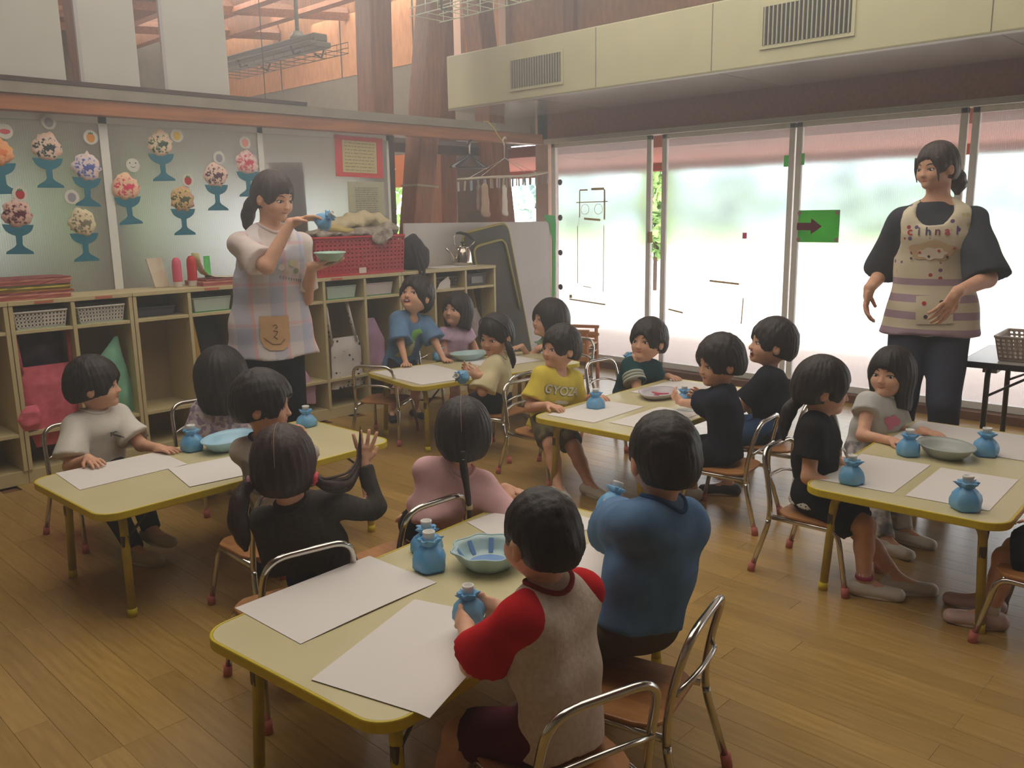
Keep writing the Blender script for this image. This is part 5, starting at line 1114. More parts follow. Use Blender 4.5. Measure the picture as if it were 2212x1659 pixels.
for i, (x, z, rot, _, cs, bd, fr, lab) in enumerate(CR):
    z += .03; r = empty('paper_parfait', (x, 5.150, z), 0, 'paper parfait: ' + lab, 'craft', 'paper parfaits on the partition'); A = Matrix.Rotation(-rot, 4, 'Y') @ Matrix.Diagonal((1.25, 1, 1.25, 1)); R = np.random.RandomState(i + 3)
    th = [PI * k / 12 for k in range(13)]
    cup = [(.062, -.04)] + [(.058 * math.cos(t), -.045 - .045 * math.sin(t) * .95) for t in th[1:5]] + [(.013, -.088), (.012, -.125), (.02, -.135), (.052, -.155), (.055, -.165)]
    cup = cup + [(-a, b) for a, b in cup[::-1]]
    MB().prism(cup, 0, .003, A @ wallM(0, 0, 0)).build('cup', M_TEAL, r)
    out = []
    for k in range(26):
        t = 2 * PI * k / 26; rr = 1 + R.uniform(-.12, .12); out.append((.062 * math.cos(t) * rr * (1 - .18 * max(0, math.sin(t))), (.072 * math.sin(t) if math.sin(t) > 0 else .05 * math.sin(t)) * rr))
    mb = MB(); cs_ = [(0, 0, .018)] + [(a * f, b * f, .004 + .013 * (1 - f * f) + R.uniform(-.002, .003)) for f in (.35, .68) for a, b in out] + [(a, b, .0035) for a, b in out] + [(a, b, .0031) for a, b in out]
    W_ = A @ wallM(0, 0, 0); fs = [(0, 1 + k, 1 + (k + 1) % 26) for k in range(26)]
    for l in range(3):
        for k in range(26): a = 1 + l * 26 + k; b = 1 + l * 26 + (k + 1) % 26; fs.append((a, a + 26, b + 26, b))
    mb.add([W_ @ Vector(q) for q in cs_], fs).build('tissue_ice', blot('tissue_%d' % i, *cs), r, True)
    b = MB().lathe([(0, 0), (.030, 0), (.030, .003), (0, .003)], n=24, M=wallM(0, 0, 0)).build('badge', M_BADGE, r, loc=(bd[0] - x, -.004, bd[1] - z)); b.scale = (1.3, 1, 1.3)
    fc = {'g': rgb(150, 150, 160), 'o': rgb(226, 150, 40), 'y': rgb(226, 190, 50), 'f': rgb(60, 60, 60), 'r': rgb(186, 44, 48), 'p': rgb(236, 150, 140), 'w': rgb(214, 84, 96)}[fr]; mb = MB()
    if fr == 'f':
        for q in (-.013, .013): mb.lathe([(0, .003), (.003, .003), (.003, .0038), (0, .0038)], n=10, M=Matrix.Translation((q, 0, .010)) @ wallM(0, 0, 0))
        mb.tube([(-.010, -.0035, -.006), (0, -.0035, -.010), (.010, -.0035, -.006)], .001, 5)
    else:
        mb.prism([(.017 * math.cos(t) * (1 if fr != 'w' else 1.15), (.017 if fr != 'w' else .009) * math.sin(t) * (1 + .25 * (math.sin(t) < 0)) ) for t in [2 * PI * q / 18 for q in range(18)]], .003, .0038, wallM(0, 0, 0))
    mb.build('picture', mat('badge_' + fr, fc, .8), b)
    if fr in 'or': MB().prism([(-.010, .013), (-.006, .022), (-.002, .016), (.001, .025), (.004, .016), (.009, .022), (.010, .013)], .003, .0042, wallM(0, 0, 0)).build('leaf', mat('badge_leaf', rgb(60, 130, 60), .8), b)
# notices
def notice(name, x0, x1, z0, z1, m, lab, tilt=0, inner=None, lines=0, y=5.153, cat='notice'):
    r = empty(name, ((x0 + x1) / 2, y, (z0 + z1) / 2), 0, lab, cat); A = Matrix.Rotation(tilt, 4, 'Y'); w = (x1 - x0) / 2; h = (z1 - z0) / 2
    MB().box(-w, w, -.002, 0, -h, h, A).build('sheet', m, r)
    if inner: MB().box(-w * .72, w * .72, -.004, -.0022, -h * .78, h * .78, A).build('inner_sheet', inner, r)
    if lines:
        mb = MB(); R = random.Random(int(x0 * 100))
        for k in range(lines):
            zc = h * (.66 - 1.32 * k / (lines - 1)); a = -w * .62
            while a < w * .58:
                l = w * R.uniform(.05, .2); mb.box(a, min(a + l, w * .62), -.0052, -.0042, zc - h * .018, zc + h * .018, A); a += l + w * .05
        mb.build('handwriting', mat('ink_grey', rgb(150, 140, 120), .9), r)['kind'] = 'stuff'
    return r
notice('framed_notice', 3.575, 3.985, 1.615, 1.895, mat('notice_red', rgb(216, 72, 76), .7), 'notice on cream paper with a wide red border, on the right partition panel', .02, mat('notice_cream', rgb(206, 190, 140), .8), 9)
notice('letter', 3.665, 3.985, 1.33, 1.585, mat('letter_cream', rgb(186, 184, 158), .85, alpha=1), 'plain pale letter with fine lines below the red-bordered notice', 0, None, 12)
notice('pink_poster', 3.09, 3.35, 1.22, 1.70, mat('poster_pink', rgb(186, 108, 112), .85), 'faded pink poster seen through the partition beside the teacher in the checked apron', -.03, None, 0, 5.21, 'poster')
notice('pale_poster', 3.12, 3.24, 1.52, 1.66, mat('poster_pale', rgb(200, 190, 150), .85), 'small pale card on the faded pink poster', 0, None, 0, 5.205, 'poster')
# ================================================================ hangers
def hanger(x, y, z, rz, m, lab, s=1.0):
    r = empty('clothes_hanger', (x, y, z), rz, lab, 'hanger', 'dark clothes hangers on the beam')
    MB().tube(fillet([(-.20 * s, 0, -.16), (0, 0, -.06), (.20 * s, 0, -.16)], .02), .007, 8).tube([(-.2 * s, 0, -.16), (.2 * s, 0, -.16)], .006, 8).build('shoulder_bar', m, r, True)
    MB().tube([(0, 0, -.06), (0, 0, .0), (.02, 0, .025), (.0, 0, .045), (-.02, 0, .03)], .0025, 6).build('hook', M_CHROME, r, True)
MBK = mat('hanger_dark', rgb(44, 38, 52), .45); MWH = mat('hanger_pale', rgb(196, 196, 200), .4)
for i, (a, d, m, l) in enumerate(((-.05, 0, MBK, 'dark clothes hanger hanging from the beam, nearest of the bunch'), (.08, .03, MWH, 'pale clothes hanger in the bunch under the beam'), (.25, .06, MBK, 'dark clothes hanger in the middle of the bunch under the beam'), (.4, .09, MBK, 'dark clothes hanger at the back of the bunch under the beam'))):
    hanger(4.76 + d * .6, 5.06 + d * .5, 1.865, a, m, l)
o = MB().tube([(4.76, 5.03, 1.91), (4.76, 5.06, 1.90), (4.79, 5.11, 1.895), (4.82, 5.11, 1.89)], .008, 6).build('hook', MBK); tag(o, 'dark hook under the beam carrying the bunch of hangers', 'hook')
# peg rack with socks
pr = empty('peg_hanger', (4.93, 4.84, 1.62), 0, 'long pale peg hanger with many clothes pegs, hung by a yellow cord', 'hanger')
for yy in (-.07, .07): MB().tube([(-.46, yy * .6, -.02), (-.2, yy, 0), (.2, yy, .015), (.46, yy * .6, .05)], .009, 8).build('bar', mat('peg_pale', rgb(206, 198, 176), .5), pr, True)
MB().tube([(-.46, -.045, -.02), (-.46, .045, -.02)], .008, 6).tube([(.46, -.045, .05), (.46, .045, .05)], .008, 6).tube([(0, -.07, .008), (0, .07, .008)], .008, 6).build('end_bar', MATS['peg_pale'], pr, True)
for q in ((-.34, -.06), (.34, -.06), (-.34, .06), (.34, .06)): MB().tube([(q[0], q[1], .01 + q[0] * .06), (0, 0, .15)], .0022, 5).build('wire', M_CHROME, pr)
MB().tube([(0, 0, .15), (0, 0, .26)], .004, 6).tube(fillet([(0, 0, .24), (-.02, 0, .28), (.01, 0, .31), (.02, 0, .29)], .01), .007, 6).build('hook', MATS['peg_pale'], pr, True)
MB().tube([(0, 0, .26), (-.012, .06, .33), (.01, .12, .385), (.02, .20, .44), (.015, .24, .442)], .0035, 6).build('cord', mat('cord_yellow', rgb(206, 190, 60), .6), pr, True)
PC = [rgb(210, 206, 196), rgb(150, 170, 196), rgb(206, 196, 170), rgb(160, 150, 140)]
pg = None
for i in range(26):
    x = -.45 + .9 * i / 25; zz = x * .075; yy = (-.07 if i % 2 else .07) * (1 - abs(x) * .7)
    o = MB().box(-.005, .005, -.006, -.001, -.06, .012).box(-.005, .005, .001, .006, -.06, .012).tube([(0, -.006, -.01), (0, .006, -.01)], .003, 5).build('clothes_peg', mat('peg_%d' % (i % 4), PC[i % 4], .5), pr, loc=(x, yy, zz - .012)); o.rotation_euler = (0, .12 * math.sin(i * 2.1), i)
for (x, w, h, m, lab) in ((-.28, .085, .19, mat('sock_tan', rgb(186, 160, 134), .9), 'broad beige sock pegged on the long peg hanger'), (-.065, .06, .19, mat('sock_white', rgb(226, 220, 210), .9), 'narrow white sock pegged on the long peg hanger'), (-.31, .06, .15, mat('sock_pink', rgb(170, 140, 132), .9), 'darker sock behind the beige one on the long peg hanger')):
    b = .03 if lab.startswith('darker') else 0
    o = Fld([cap((0, 0, 0), (0, 0, -h), w * .32, w * .40, .01, (1, 0, 0), 1.3), cap((0, 0, -h), (w * .35, 0, -h - .015), w * .30, w * .28, .01)], noise=folds(.003, 80, 2)).build('sock', m, None, .006, loc=(4.93 + x, 4.78 + b, 1.545)); o.scale = (1, .45, 1); tag(o, lab, 'sock', 'socks on the peg hanger')
# ================================================================ hanging light in the next room and the white wire guard in front
lf = empty('hanging_light', (3.2, 5.3, 2.40), 0, 'grey trough light with a wire guard hanging in the next room', 'lamp')
MG = mat('lamp_grey', rgb(104, 94, 84), .6, .2); MGW = mat('guard_dark', rgb(96, 76, 62), .5)
MB().box(-.05, .05, -.60, .62, .0, .045).box(-.075, .075, -.60, .62, -.035, .0).build('trough', MG, lf, bev=.006)
MB().tube([(.0, -.35, .045), (0, -.35, .09)], [.05, .03], 12).tube([(0, -.35, .08), (0, -.35, 1.2)], .013, 8).build('stem', mat('stem_grey', rgb(140, 136, 122), .5), lf, True)
def guard(par, m, L0, L1, w, z0, z1, rr=.0028, zl=(-1,)):
    mb = MB()
    for sx in (-1, 1):
        for zz in (z0, (z0 + z1) / 2, z1): mb.tube([(sx * w, L0, zz), (sx * w, L1, zz)], rr, 5)
    k = L0
    while k <= L1 + .001: mb.tube([(-w, k, z1), (-w, k, z0), (w, k, z0), (w, k, z1)], rr * .8, 5); k += .12
    return mb.build('wire_guard', m, par, True)
guard(lf, MGW, -.72, .66, .115, -.075, -.01)
for y in (-.45, .2): MB().tube([(-.12, y, -.02), (-.10, y, -.07), (-.05, y, -.05)], .007, 5).tube([(.12, y, -.02), (.10, y, -.07), (.05, y, -.05)], .007, 5).build('clip', mat('clip_black', rgb(34, 30, 30), .5), lf)
for q in ((3.12, 5.25), (3.30, 6.1)):
    o = MB().tube([(0, 0, 2.0), (0, 0, 3.6)], .003, 5).build('hanging_wire', MATS['clip_black'], None, loc=(q[0], q[1], 0)); tag(o, 'thin dark wire hanging from the roof, %s of the trough light' % ('in front' if q[1] < 6 else 'behind the far end'), 'wire', 'thin hanging wires')
wg = empty('hanging_light', (4.0, 4.31, 2.70), 0, 'white wire guard of a lamp at the top edge of the picture', 'lamp', None)
guard(wg, mat('guard_white', rgb(214, 226, 190), .4), -.66, .34, .13, -.075, .03, .0035)
MB().box(-.07, .07, -.6, .28, .03, .08).build('trough', mat('lamp_white', rgb(220, 220, 210), .5), wg, bev=.005); MB().tube([(0, -.2, .08), (0, -.2, .9)], .013, 8).build('stem', MATS['lamp_white'], wg)
MB().tube([(-.135, .02, -.02), (-.13, .02, -.085), (-.09, .02, -.075)], .009, 6).build('clip', MATS['clip_black'], wg)
# ================================================================ stacked wooden chairs by the window
M_WCH = woodmat('beech', rgb(206, 150, 98), rgb(186, 128, 78), .5, 4, (3, 3, 3), bump=0)
def wchair(x, y, z, rz, lab):
    c = empty('wooden_chair', (x, y, z), math.radians(rz), lab, 'chair', 'stacked wooden chairs by the window')
    for s in (-1, 1):
        MB().tube([(-.15, s * .15, 0), (-.135, s * .15, .26), (-.165, s * .15, .55)], .014, 4).build('leg', M_WCH, c)
        MB().tube([(.15, s * .15, 0), (.135, s * .15, .36)], .014, 4).build('leg', M_WCH, c)
        MB().box(-.16, .16, s * .15 - .013, s * .15 + .013, .355, .38).build('armrest', M_WCH, c, bev=.004)
        MB().box(-.14, .14, s * .15 - .009, s * .15 + .009, .275, .325).build('side_rail', M_WCH, c, bev=.003); MB().box(-.14, .14, s * .15 - .009, s * .15 + .009, .19, .225).build('side_rail', M_WCH, c, bev=.003)
    MB().box(-.145, .15, -.14, .14, .235, .25).build('seat', M_WCH, c, bev=.004)
    P = [(-.135, .40), (.135, .40), (.135, .50)] + [(.135 * math.cos(t), .50 + .07 * math.sin(t)) for t in [PI * k / 10 for k in range(1, 10)]] + [(-.135, .50)]
    MB().prism(P, 0, .012, Matrix.Translation((-.165, 0, 0)) @ Matrix(((0, 0, 1, 0), (1, 0, 0, 0), (0, 1, 0, 0), (0, 0, 0, 1)))).build('backrest', M_WCH, c, bev=.003)
    for q in ((-.15, -.15), (-.15, .15), (.15, -.15), (.15, .15)): MB().tube([(q[0], q[1], .001), (q[0] * .99, q[1], .03)], .016, 8).build('foot_cap', M_RUB, c)
    return c
wchair(5.28, 4.42, 0, -66, 'lower wooden armchair of the stack by the window'); wchair(5.28, 4.42, .062, -66, 'upper wooden armchair of the stack by the window')
# basket on the folding table
basket('basket', 'pale perforated basket on the folding table at the right margin', 'basket', 4.50, .93, .6495, .30, .42, .11, mat('basket_beige', rgb(200, 184, 172), .5), 14, 5, math.radians(4), bar=.010)
o = MB().lathe([(0, 0), (.04, 0), (.045, .02), (.03, .05), (.0, .06)], n=20).build('blue_ball', M_FILM, None, True, loc=(4.50, .93, .655)); tag(o, 'blue film bundle lying in the pale basket on the folding table', 'bundle')
# ================================================================ the children and the two teachers
def ADs(f, sh=1.0):
    d = dict(AD)
    for k in ('torso', 'hoff', 'sh', 'ua', 'fa', 'hand', 'th', 'shin', 'ank', 'shr', 'neck', 'foot'): d[k] = AD[k] * f
    d['sh'] *= sh
    for k in ('P', 'Wd', 'C'): d[k] = (AD[k][0] * f, AD[k][1])
    d['arm'] = tuple(q * f for q in AD['arm']); d['leg'] = tuple(q * f for q in AD['leg']); return d
def CHs(f):
    d = dict(CH)
    for k in ('torso', 'hoff', 'sh', 'ua', 'fa', 'hand', 'th', 'shin', 'ank', 'shr', 'neck', 'foot'): d[k] = CH[k] * f
    for k in ('P', 'Wd', 'C'): d[k] = (CH[k][0] * f, CH[k][1])
    d['arm'] = tuple(q * f for q in CH['arm']); d['leg'] = tuple(q * f for q in CH['leg']); return d
def cl(name, c, c2=None, **k):
    if name in MATS: return MATS[name]
    return mat(name, c, .92, c2=c2 or tuple(x * .88 for x in c[:3]) + (1,), scale=k.pop('scale', 18), bump=.12, spec=.15, **k)
WSH = mat('shoe_white', rgb(212, 206, 196), .6); BSH = mat('shoe_black', rgb(44, 42, 46), .6); TSH = mat('shoe_tan', rgb(176, 160, 120), .7); DSK = mat('sock_dark', rgb(60, 58, 62), .9); WSK = mat('sock_white2', rgb(214, 210, 204), .9)
def floral(name, base, a, b, sc=30):
    m = bpy.data.materials.new(name); m.use_nodes = True; N = m.node_tree.nodes; L = m.node_tree.links; bs = N['Principled BSDF']; bs.inputs['Roughness'].default_value = .9
    tc = N.new('ShaderNodeTexCoord'); v = N.new('ShaderNodeTexVoronoi'); v.inputs['Scale'].default_value = sc; L.new(tc.outputs['Object'], v.inputs['Vector'])
    cr = N.new('ShaderNodeValToRGB'); cr.color_ramp.interpolation = 'CONSTANT'; cr.color_ramp.elements[0].color = a; cr.color_ramp.elements[1].position = .62; cr.color_ramp.elements[1].color = base; e = cr.color_ramp.elements.new(.32); e.color = b
    sp = N.new('ShaderNodeSeparateColor'); L.new(v.outputs['Color'], sp.inputs[0]); L.new(sp.outputs[0], cr.inputs['Fac']); L.new(cr.outputs[0], bs.inputs['Base Color']); return m
def hd(p, h, n=(0, 0, -1), curl=.4, **k): return dict(p=p, h=h, n=n, curl=curl, **k)

# --- 1 child in white shirt, left table
chair(1.30, 3.78, -86, 'chrome chair of the child in the white shirt at the left table')
A = Person('child in a plain white T-shirt behind the left table, head turned right', 1.30, 3.74, -80, (1.31, 3.70, .682), -34, 0, k=CHs(1.04), hs=0.98, ht=.024, seed=1, seat=.25,
           lh=hd((1.455, 3.425, .418), (.35, -.9, 0), curl=.2), rh=hd((1.18, 3.45, .425), (.1, -1, 0), curl=.3), lf=(1.36, 3.40, -80, .10), rf=(1.27, 3.36, -70))
A.face(); A.shirt(cl('shirt_white', rgb(226, 222, 214)), loose=.020, sw=.012, collar=cl('shirt_white', 0), fold=.004); A.bottom(cl('pants_dark', rgb(64, 60, 62)), 'pants'); A.shoes(TSH)
A.decal('chest_print', text_mesh('TC', .024), mat('ink_black', rgb(40, 40, 44), .8), A.ch + A.L * .022 - A.sd * .012)
# --- 2 child in floral shirt, seen from behind
chair(1.86, 3.79, -92, 'chrome chair behind the left table used by the child in the floral shirt')
A = Person('child in a lilac floral shirt seen from behind across the left table', 1.84, 3.70, 66, (1.850, 3.655, .642), 55, 8, k=CHs(.95), hs=1.12, ht=.026, seed=2, hair='bob', hfine=False)
A.shirt(floral('shirt_floral', rgb(232, 222, 228), rgb(166, 150, 182), rgb(206, 192, 212), 60), loose=.018, sw=.01); A.bottom(cl('pants_dark', 0), 'shorts'); A.shoes(WSH)
# --- 3 boy with blue collar
chair(1.435, 2.60, 90, 'chrome chair with a wooden seat, of the boy with the blue collar')
A = Person('boy in a grey printed T-shirt with a blue collar, in profile at the left table', 1.51, 2.62, 42, (1.50, 2.675, .717), -46, -6, hs=0.97, ht=.022, seed=3,
           lh=hd((1.70, 2.86, .515), (.5, .3, .6), (0.5, -.6, 0), .7), rh=hd((1.735, 2.80, .52), (.2, .3, .8), (-.6, .3, 0), .7), lf=(1.56, 2.86, 60), rf=(1.66, 2.80, 40))
A.face(); A.shirt(cl('shirt_grey_print', rgb(186, 178, 166), rgb(172, 164, 152)), loose=.016, collar=cl('collar_blue', rgb(58, 62, 130)), fold=.003); A.bottom(cl('pants_black', rgb(40, 38, 40)), 'shorts'); A.shoes(BSH)
for k, (u, v) in enumerate(((-.07, .10), (-.05, .03), (.02, .12), (.06, .05), (.0, -.01))):
    A.decal('grey_print', [[(u + .022 * math.cos(t) * (1 + .3 * math.sin(3 * t + k)), v + .03 * math.sin(t)) for t in [2 * PI * q / 12 for q in range(12)]]], mat('print_grey', rgb(128, 126, 118), .9), A.Pc + A.sd * .07, F=-A.F * .5 + A.L * .86)
# --- 4 girl with pigtails
chair(1.205, 2.085, 80, 'chrome chair of the girl with pigtails, at the nearest table')
A = Person('girl in a dark top pulling one of her two pigtails with a raised hand', 1.33, 2.10, 56, (1.200, 2.055, .682), 52, -4, hs=0.96, ht=.016, seed=4, hair='tied', hm=HAIRB,
           rh=hd((1.475, 2.06, .655), (.12, .0, 1), (.5, .8, 0), .10, spread=.16, pole=(.8, -.3, -.9)), lh=None, rf=(1.45, 2.30, 40))
A.shirt(cl('top_dark', rgb(66, 62, 60), rgb(84, 78, 74), scale=60), 'long', loose=.010, fold=.004, collar=cl('top_dark', 0)); A.bottom(cl('jeans', rgb(60, 66, 104)), 'pants'); A.shoes(BSH)
t1 = A.lock('pigtail', [(-.03, .085, -.03), (-.05, .115, -.06), (-.08, .125, -.12), (-.07, .115, -.18), (-.06, .11, -.225)], [.016, .024, .030, .024, .006])
A.part_line(.016, 60, 195, .012)
hrm = A.hm; W_ = A.Wr[1]; W2 = A.tl((1.455, 2.045, .64))
def hf_(P): q = P - A.Hc; return (q @ A.hf / A.hs, q @ A.hl / A.hs, q @ A.hu / A.hs)
e1 = hf_(W2)
for i, (o1, o2, r) in enumerate(((.0, .0, .012), (.012, .03, .006), (-.014, -.035, .006), (.02, .055, .004), (-.006, .018, .005))):
    A.lock('pigtail_strand', [(-.03, -.085, -.03), (-.045, -.12, -.055 + o1), ((e1[0] - .06) / 2, (e1[1] - .14) / 2, -.075 + o2 * .6), (e1[0], e1[1] + .012, e1[2] - .03 + o2 * .5), (e1[0] + .01, e1[1], e1[2] + .045 + o2)], [.014, .016 if i == 0 else r, r, r * .7, .0015], w=1)
for g, c in ((1, rgb(190, 130, 150)), (-1, rgb(232, 84, 100))):
    p = A.H(-.033, g * .090, -.034); MB().tube([tuple(p - A.hl * g * .006), tuple(p + A.hl * g * .008)], .019, 14).build('hair_tie', mat('tie_%d' % g, c, .6), A.hair, True)
# --- 5 girl with thin braid
chair(1.66, 2.13, 90, 'chrome chair of the girl in pink with the thin braid')
A = Person('girl in a pale pink shirt with one thin braid down her back', 1.78, 2.10, 50, (1.835, 2.01, .656), 46, -3, hs=1.05, ht=.010, seed=5, hair='tied', hm=HAIR, hfine=True,
           rh=hd((1.99, 1.93, .43), (.5, -.5, -.2), curl=.3, pole=(.3, -.6, -.5)), lh=hd((1.75, 2.21, .34), (.5, .7, -.2), pole=(-.1, -.2, -1)))
A.shirt(cl('shirt_pink', rgb(230, 188, 190), rgb(218, 176, 180)), loose=.018, sw=.014, sl=.90, fold=.005, collar=cl('shirt_pink', 0)); A.bottom(cl('pants_black', 0), 'skirt'); A.shoes(WSH)
A.lock('braid', [(-.105, 0, -.03), (-.118, .0, -.07), (-.112, -.01, -.15), (-.100, -.015, -.22), (-.095, -.012, -.255), (-.10, .012, -.285), (-.105, .035, -.28), (-.10, .05, -.262)], [.014, .013, .010, .007, .005, .004, .003, .001])
for (u, c) in (((-.114, 0, -.058), rgb(120, 214, 160)), ((-.100, -.014, -.205), rgb(190, 170, 130))):
    p = A.H(*u); MB().tube([tuple(p + A.hu * .007), tuple(p - A.hu * .007)], .0115, 10).build('hair_tie', mat('tie_%d' % int(c[0] * 1000), c, .5), A.hair, True)
A.part_line(.011, 60, 175, .004)
# --- 6 boy red raglan
chair(1.195, 1.06, 74, 'chrome chair nearest the camera, of the boy in red and grey sleeves')
A = Person('boy in a grey T-shirt with red sleeves, back turned, nearest the camera', 1.215, 1.065, 92, (1.215, 1.108, .718), 84, -8, hs=0.88, ht=.006, seed=6, hair='buzz',
           lh=hd((1.195, 1.335, .458), (.35, .85, 0), (.8, -.3, -.2), .75, pole=(-.7, -.3, -.6)), rh=hd((1.285, 1.345, .458), (-.3, .85, .1), (-.9, -.2, 0), .75), lf=(1.10, 1.32, 100), rf=(1.40, 1.28, 80))
A.shirt(cl('shirt_heather', rgb(216, 202, 188), rgb(202, 186, 172), scale=90), loose=.016, sw=.010, sm=cl('sleeve_red', rgb(204, 34, 40), rgb(186, 28, 36)), collar=cl('collar_maroon', rgb(140, 40, 44)), fold=.004, hem=.05)
A.bottom(cl('shorts_maroon', rgb(92, 40, 50)), 'shorts', lo=.005); A.shoes(WSH)
# --- 7 boy blue shirt
chair(1.52, 1.105, 104, 'chrome chair with its hoop standing free, of the boy in plain blue')
A = Person('boy in a plain blue T-shirt, back turned, at the nearest table', 1.58, 1.12, 82, (1.668, 1.123, .782), 62, -6, k=CHs(1.08), hs=0.95, ht=.010, seed=7, seat=.27, zp=.385, hair='buzz',
           lh=hd((1.93, 1.50, .475), (.6, .6, .1), (.3, -.6, 0), .6), rh=hd((1.98, 1.40, .45), (.5, .7, .1), (-.8, .2, 0), .6), lf=(1.52, 1.36, 90), rf=(1.68, 1.34, 80))
A.shirt(cl('shirt_blue', rgb(98, 132, 170), rgb(84, 116, 154)), loose=.022, sw=.014, sl=.92, collar=cl('shirt_blue_dark', rgb(50, 84, 130)), fold=.005, hem=.015); A.bottom(cl('shorts_olive', rgb(92, 80, 62)), 'shorts', lo=.006); A.shoes(WSH, DSK)
# --- 8 boy leaning on back table
chair(3.16, 4.16, 30, 'chrome chair left of the leaning boy at the back table')
A = Person('smiling boy in blue leaning on the back table with both hands', 3.56, 4.50, -112, (3.600, 4.370, .832), -162, 24, k=CHs(.94), hs=1.12, ht=.024, seed=8, stand=True, zp=.40,
           rh=hd((3.395, 4.235, .417), (-.45, -.75, 0), (0, 0, -1), .05, pole=(-.5, .3, 0)), lh=hd((3.66, 4.16, .417), (-.3, -.85, 0), (0, 0, -1), .05, pole=(.8, .3, 0)), lf=(3.62, 4.44, -100), rf=(3.46, 4.50, -120))
A.face(open_=.45, gaze=.5); A.shirt(cl('shirt_denimblue', rgb(112, 146, 182), rgb(96, 130, 168)), loose=.026, sw=.018, sl=.95, fold=.004, hem=.07, neck=[ell(A.N + A.F * .040 + A.sd * .002, (.050, .046, .050), .01)])
A.bottom(cl('shorts_navy', rgb(62, 60, 72)), 'shorts'); A.shoes(BSH, WSK)
o0 = A.Pc + A.sd * .145; MG_ = mat('print_green', rgb(130, 186, 96), .8); MY_ = mat('print_khaki', rgb(186, 180, 120), .8)
A.decal('lizard_print', [[(0.0000, 0.1087), (0.0435, 0.1232), (0.0653, 0.1015), (0.0435, 0.0798), (0.0290, 0.0435), (0.0072, 0.0290), (-0.0145, 0.0435), (-0.0072, 0.0870)]], MG_, o0); A.decal('lizard_print', [[(0.0290, 0.0435), (0.0362, 0.0000), (0.0290, -0.0725), (-0.0145, -0.0943), (-0.0725, -0.1015), (-0.0435, -0.0435), (-0.0145, 0.0290)]], MY_, o0); A.decal('lizard_print', [[(0.0116, 0.0435), (0.0261, 0.0290), (0.0174, -0.0290), (-0.0058, -0.0290)]], mat('print_white', rgb(206, 214, 206), .8), o0, off=.004)
# --- 9 girl in lilac
chair(3.97, 4.50, -98, 'chrome chair of the girl in lilac, hidden behind the back table')
A = Person('girl with a fringe in a short-sleeved lilac top, seated behind the back table', 3.98, 4.45, -112, (3.985, 4.40, .703), -168, 10, k=CHs(.97), hs=1.06, ht=.018, seed=9, hair='bob',
           lh=hd((4.06, 4.18, .42), (-.3, -.9, 0), curl=.2), rh=hd((3.86, 4.24, .42), (.1, -.9, 0), curl=.2))
A.face(gaze=.3); A.shirt(cl('top_lilac', rgb(216, 190, 212), rgb(186, 158, 190), scale=26, noise=(.4, .7)), loose=.014, sleeve='cap'); A.bottom(cl('skirt_grey', rgb(120, 110, 120)), 'skirt'); A.shoes(WSH)
# --- 10 girl in cream with black skirt
chair(3.38, 3.40, 96, 'chrome chair of the girl in cream with the black skirt')
A = Person('girl in a cream T-shirt and black skirt beside the back table', 3.37, 3.41, 118, (3.355, 3.385, .687), -172, -12, k=CHs(.98), hs=1.03, ht=.015, seed=10, hair='tied',
           lh=hd((3.19, 3.45, .50), (-.5, .2, .3), (.3, -.8, 0), .7, pole=(-.3, -.6, -.8)), rh=hd((3.17, 3.38, .495), (-.3, .5, .3), (.6, .6, 0), .7, pole=(.2, -.8, -.9)), lf=(3.36, 3.62, 110), rf=(3.48, 3.64, 100))
A.face(); A.shirt(cl('shirt_cream', rgb(222, 212, 172), rgb(212, 200, 160)), loose=.022, sw=.012, sl=.95, fold=.005, collar=cl('shirt_cream', 0)); A.bottom(cl('skirt_black', rgb(34, 32, 36)), 'skirt', lo=.022); A.shoes(WSH)
A.lock('side_tail', [(.02, .085, -.02), (.03, .105, -.06), (.02, .11, -.12), (.02, .10, -.17)], [.014, .022, .02, .005])
MB().tube([tuple(A.H(.045 * math.cos(t) + .0, .098 * math.sin(t), .02 + .095 * abs(math.cos(t))) + A.hu * .006) for t in [PI * q / 10 - PI / 2 for q in range(11)]], .003, 6).build('hair_band', mat('band_dark', rgb(50, 46, 52), .5), A.hair, True)
# --- 11 child in mint
chair(4.46, 3.84, 178, 'chrome chair at the right end of the back table')
A = Person('child in a pale mint top at the right end of the back table', 4.42, 3.85, 168, (4.345, 3.868, .640), 158, 8, k=CHs(.95), hs=1.16, ht=.024, seed=11, hair='bob',
           lh=hd((4.10, 3.70, .50), (-1, .1, .1), (0, 0, -1), .4), rh=hd((4.16, 3.98, .46), (-1, 0, 0), (0, 0, -1), .3))
A.face(); A.shirt(cl('top_mint', rgb(176, 216, 186), rgb(160, 202, 172)), loose=.018, sleeve='cap', fold=.005); A.bottom(cl('skirt_grey', 0), 'skirt'); A.shoes(WSH)
# --- 12 yellow shirt
chair(3.22, 2.90, -92, 'chrome chair of the child in the yellow shirt')
A = Person('child in a yellow T-shirt with white lettering at the middle table', 3.22, 2.87, -108, (3.27, 2.835, .682), 168, 2, k=CHs(1.02), hs=0.99, ht=.018, seed=12,
           rh=hd((3.06, 2.70, .425), (.1, -1, 0), curl=.4), lh=hd((3.40, 2.69, .42), (-.1, -1, 0), curl=.4), lf=(3.12, 2.52, -100), rf=(3.00, 2.62, -120))
A.face(brow=False); A.shirt(cl('shirt_yellow', rgb(226, 206, 84), rgb(214, 194, 76)), loose=.020, sw=.014, fold=.003, hem=.06, neck=[ell(A.N + A.F * .036 + A.sd * .006, (.054, .052, .042), .01)])
A.bottom(cl('shorts_camo', rgb(120, 112, 84), rgb(84, 80, 62), noise=(.45, .55)), 'shorts'); A.shoes(WSH, WSK)
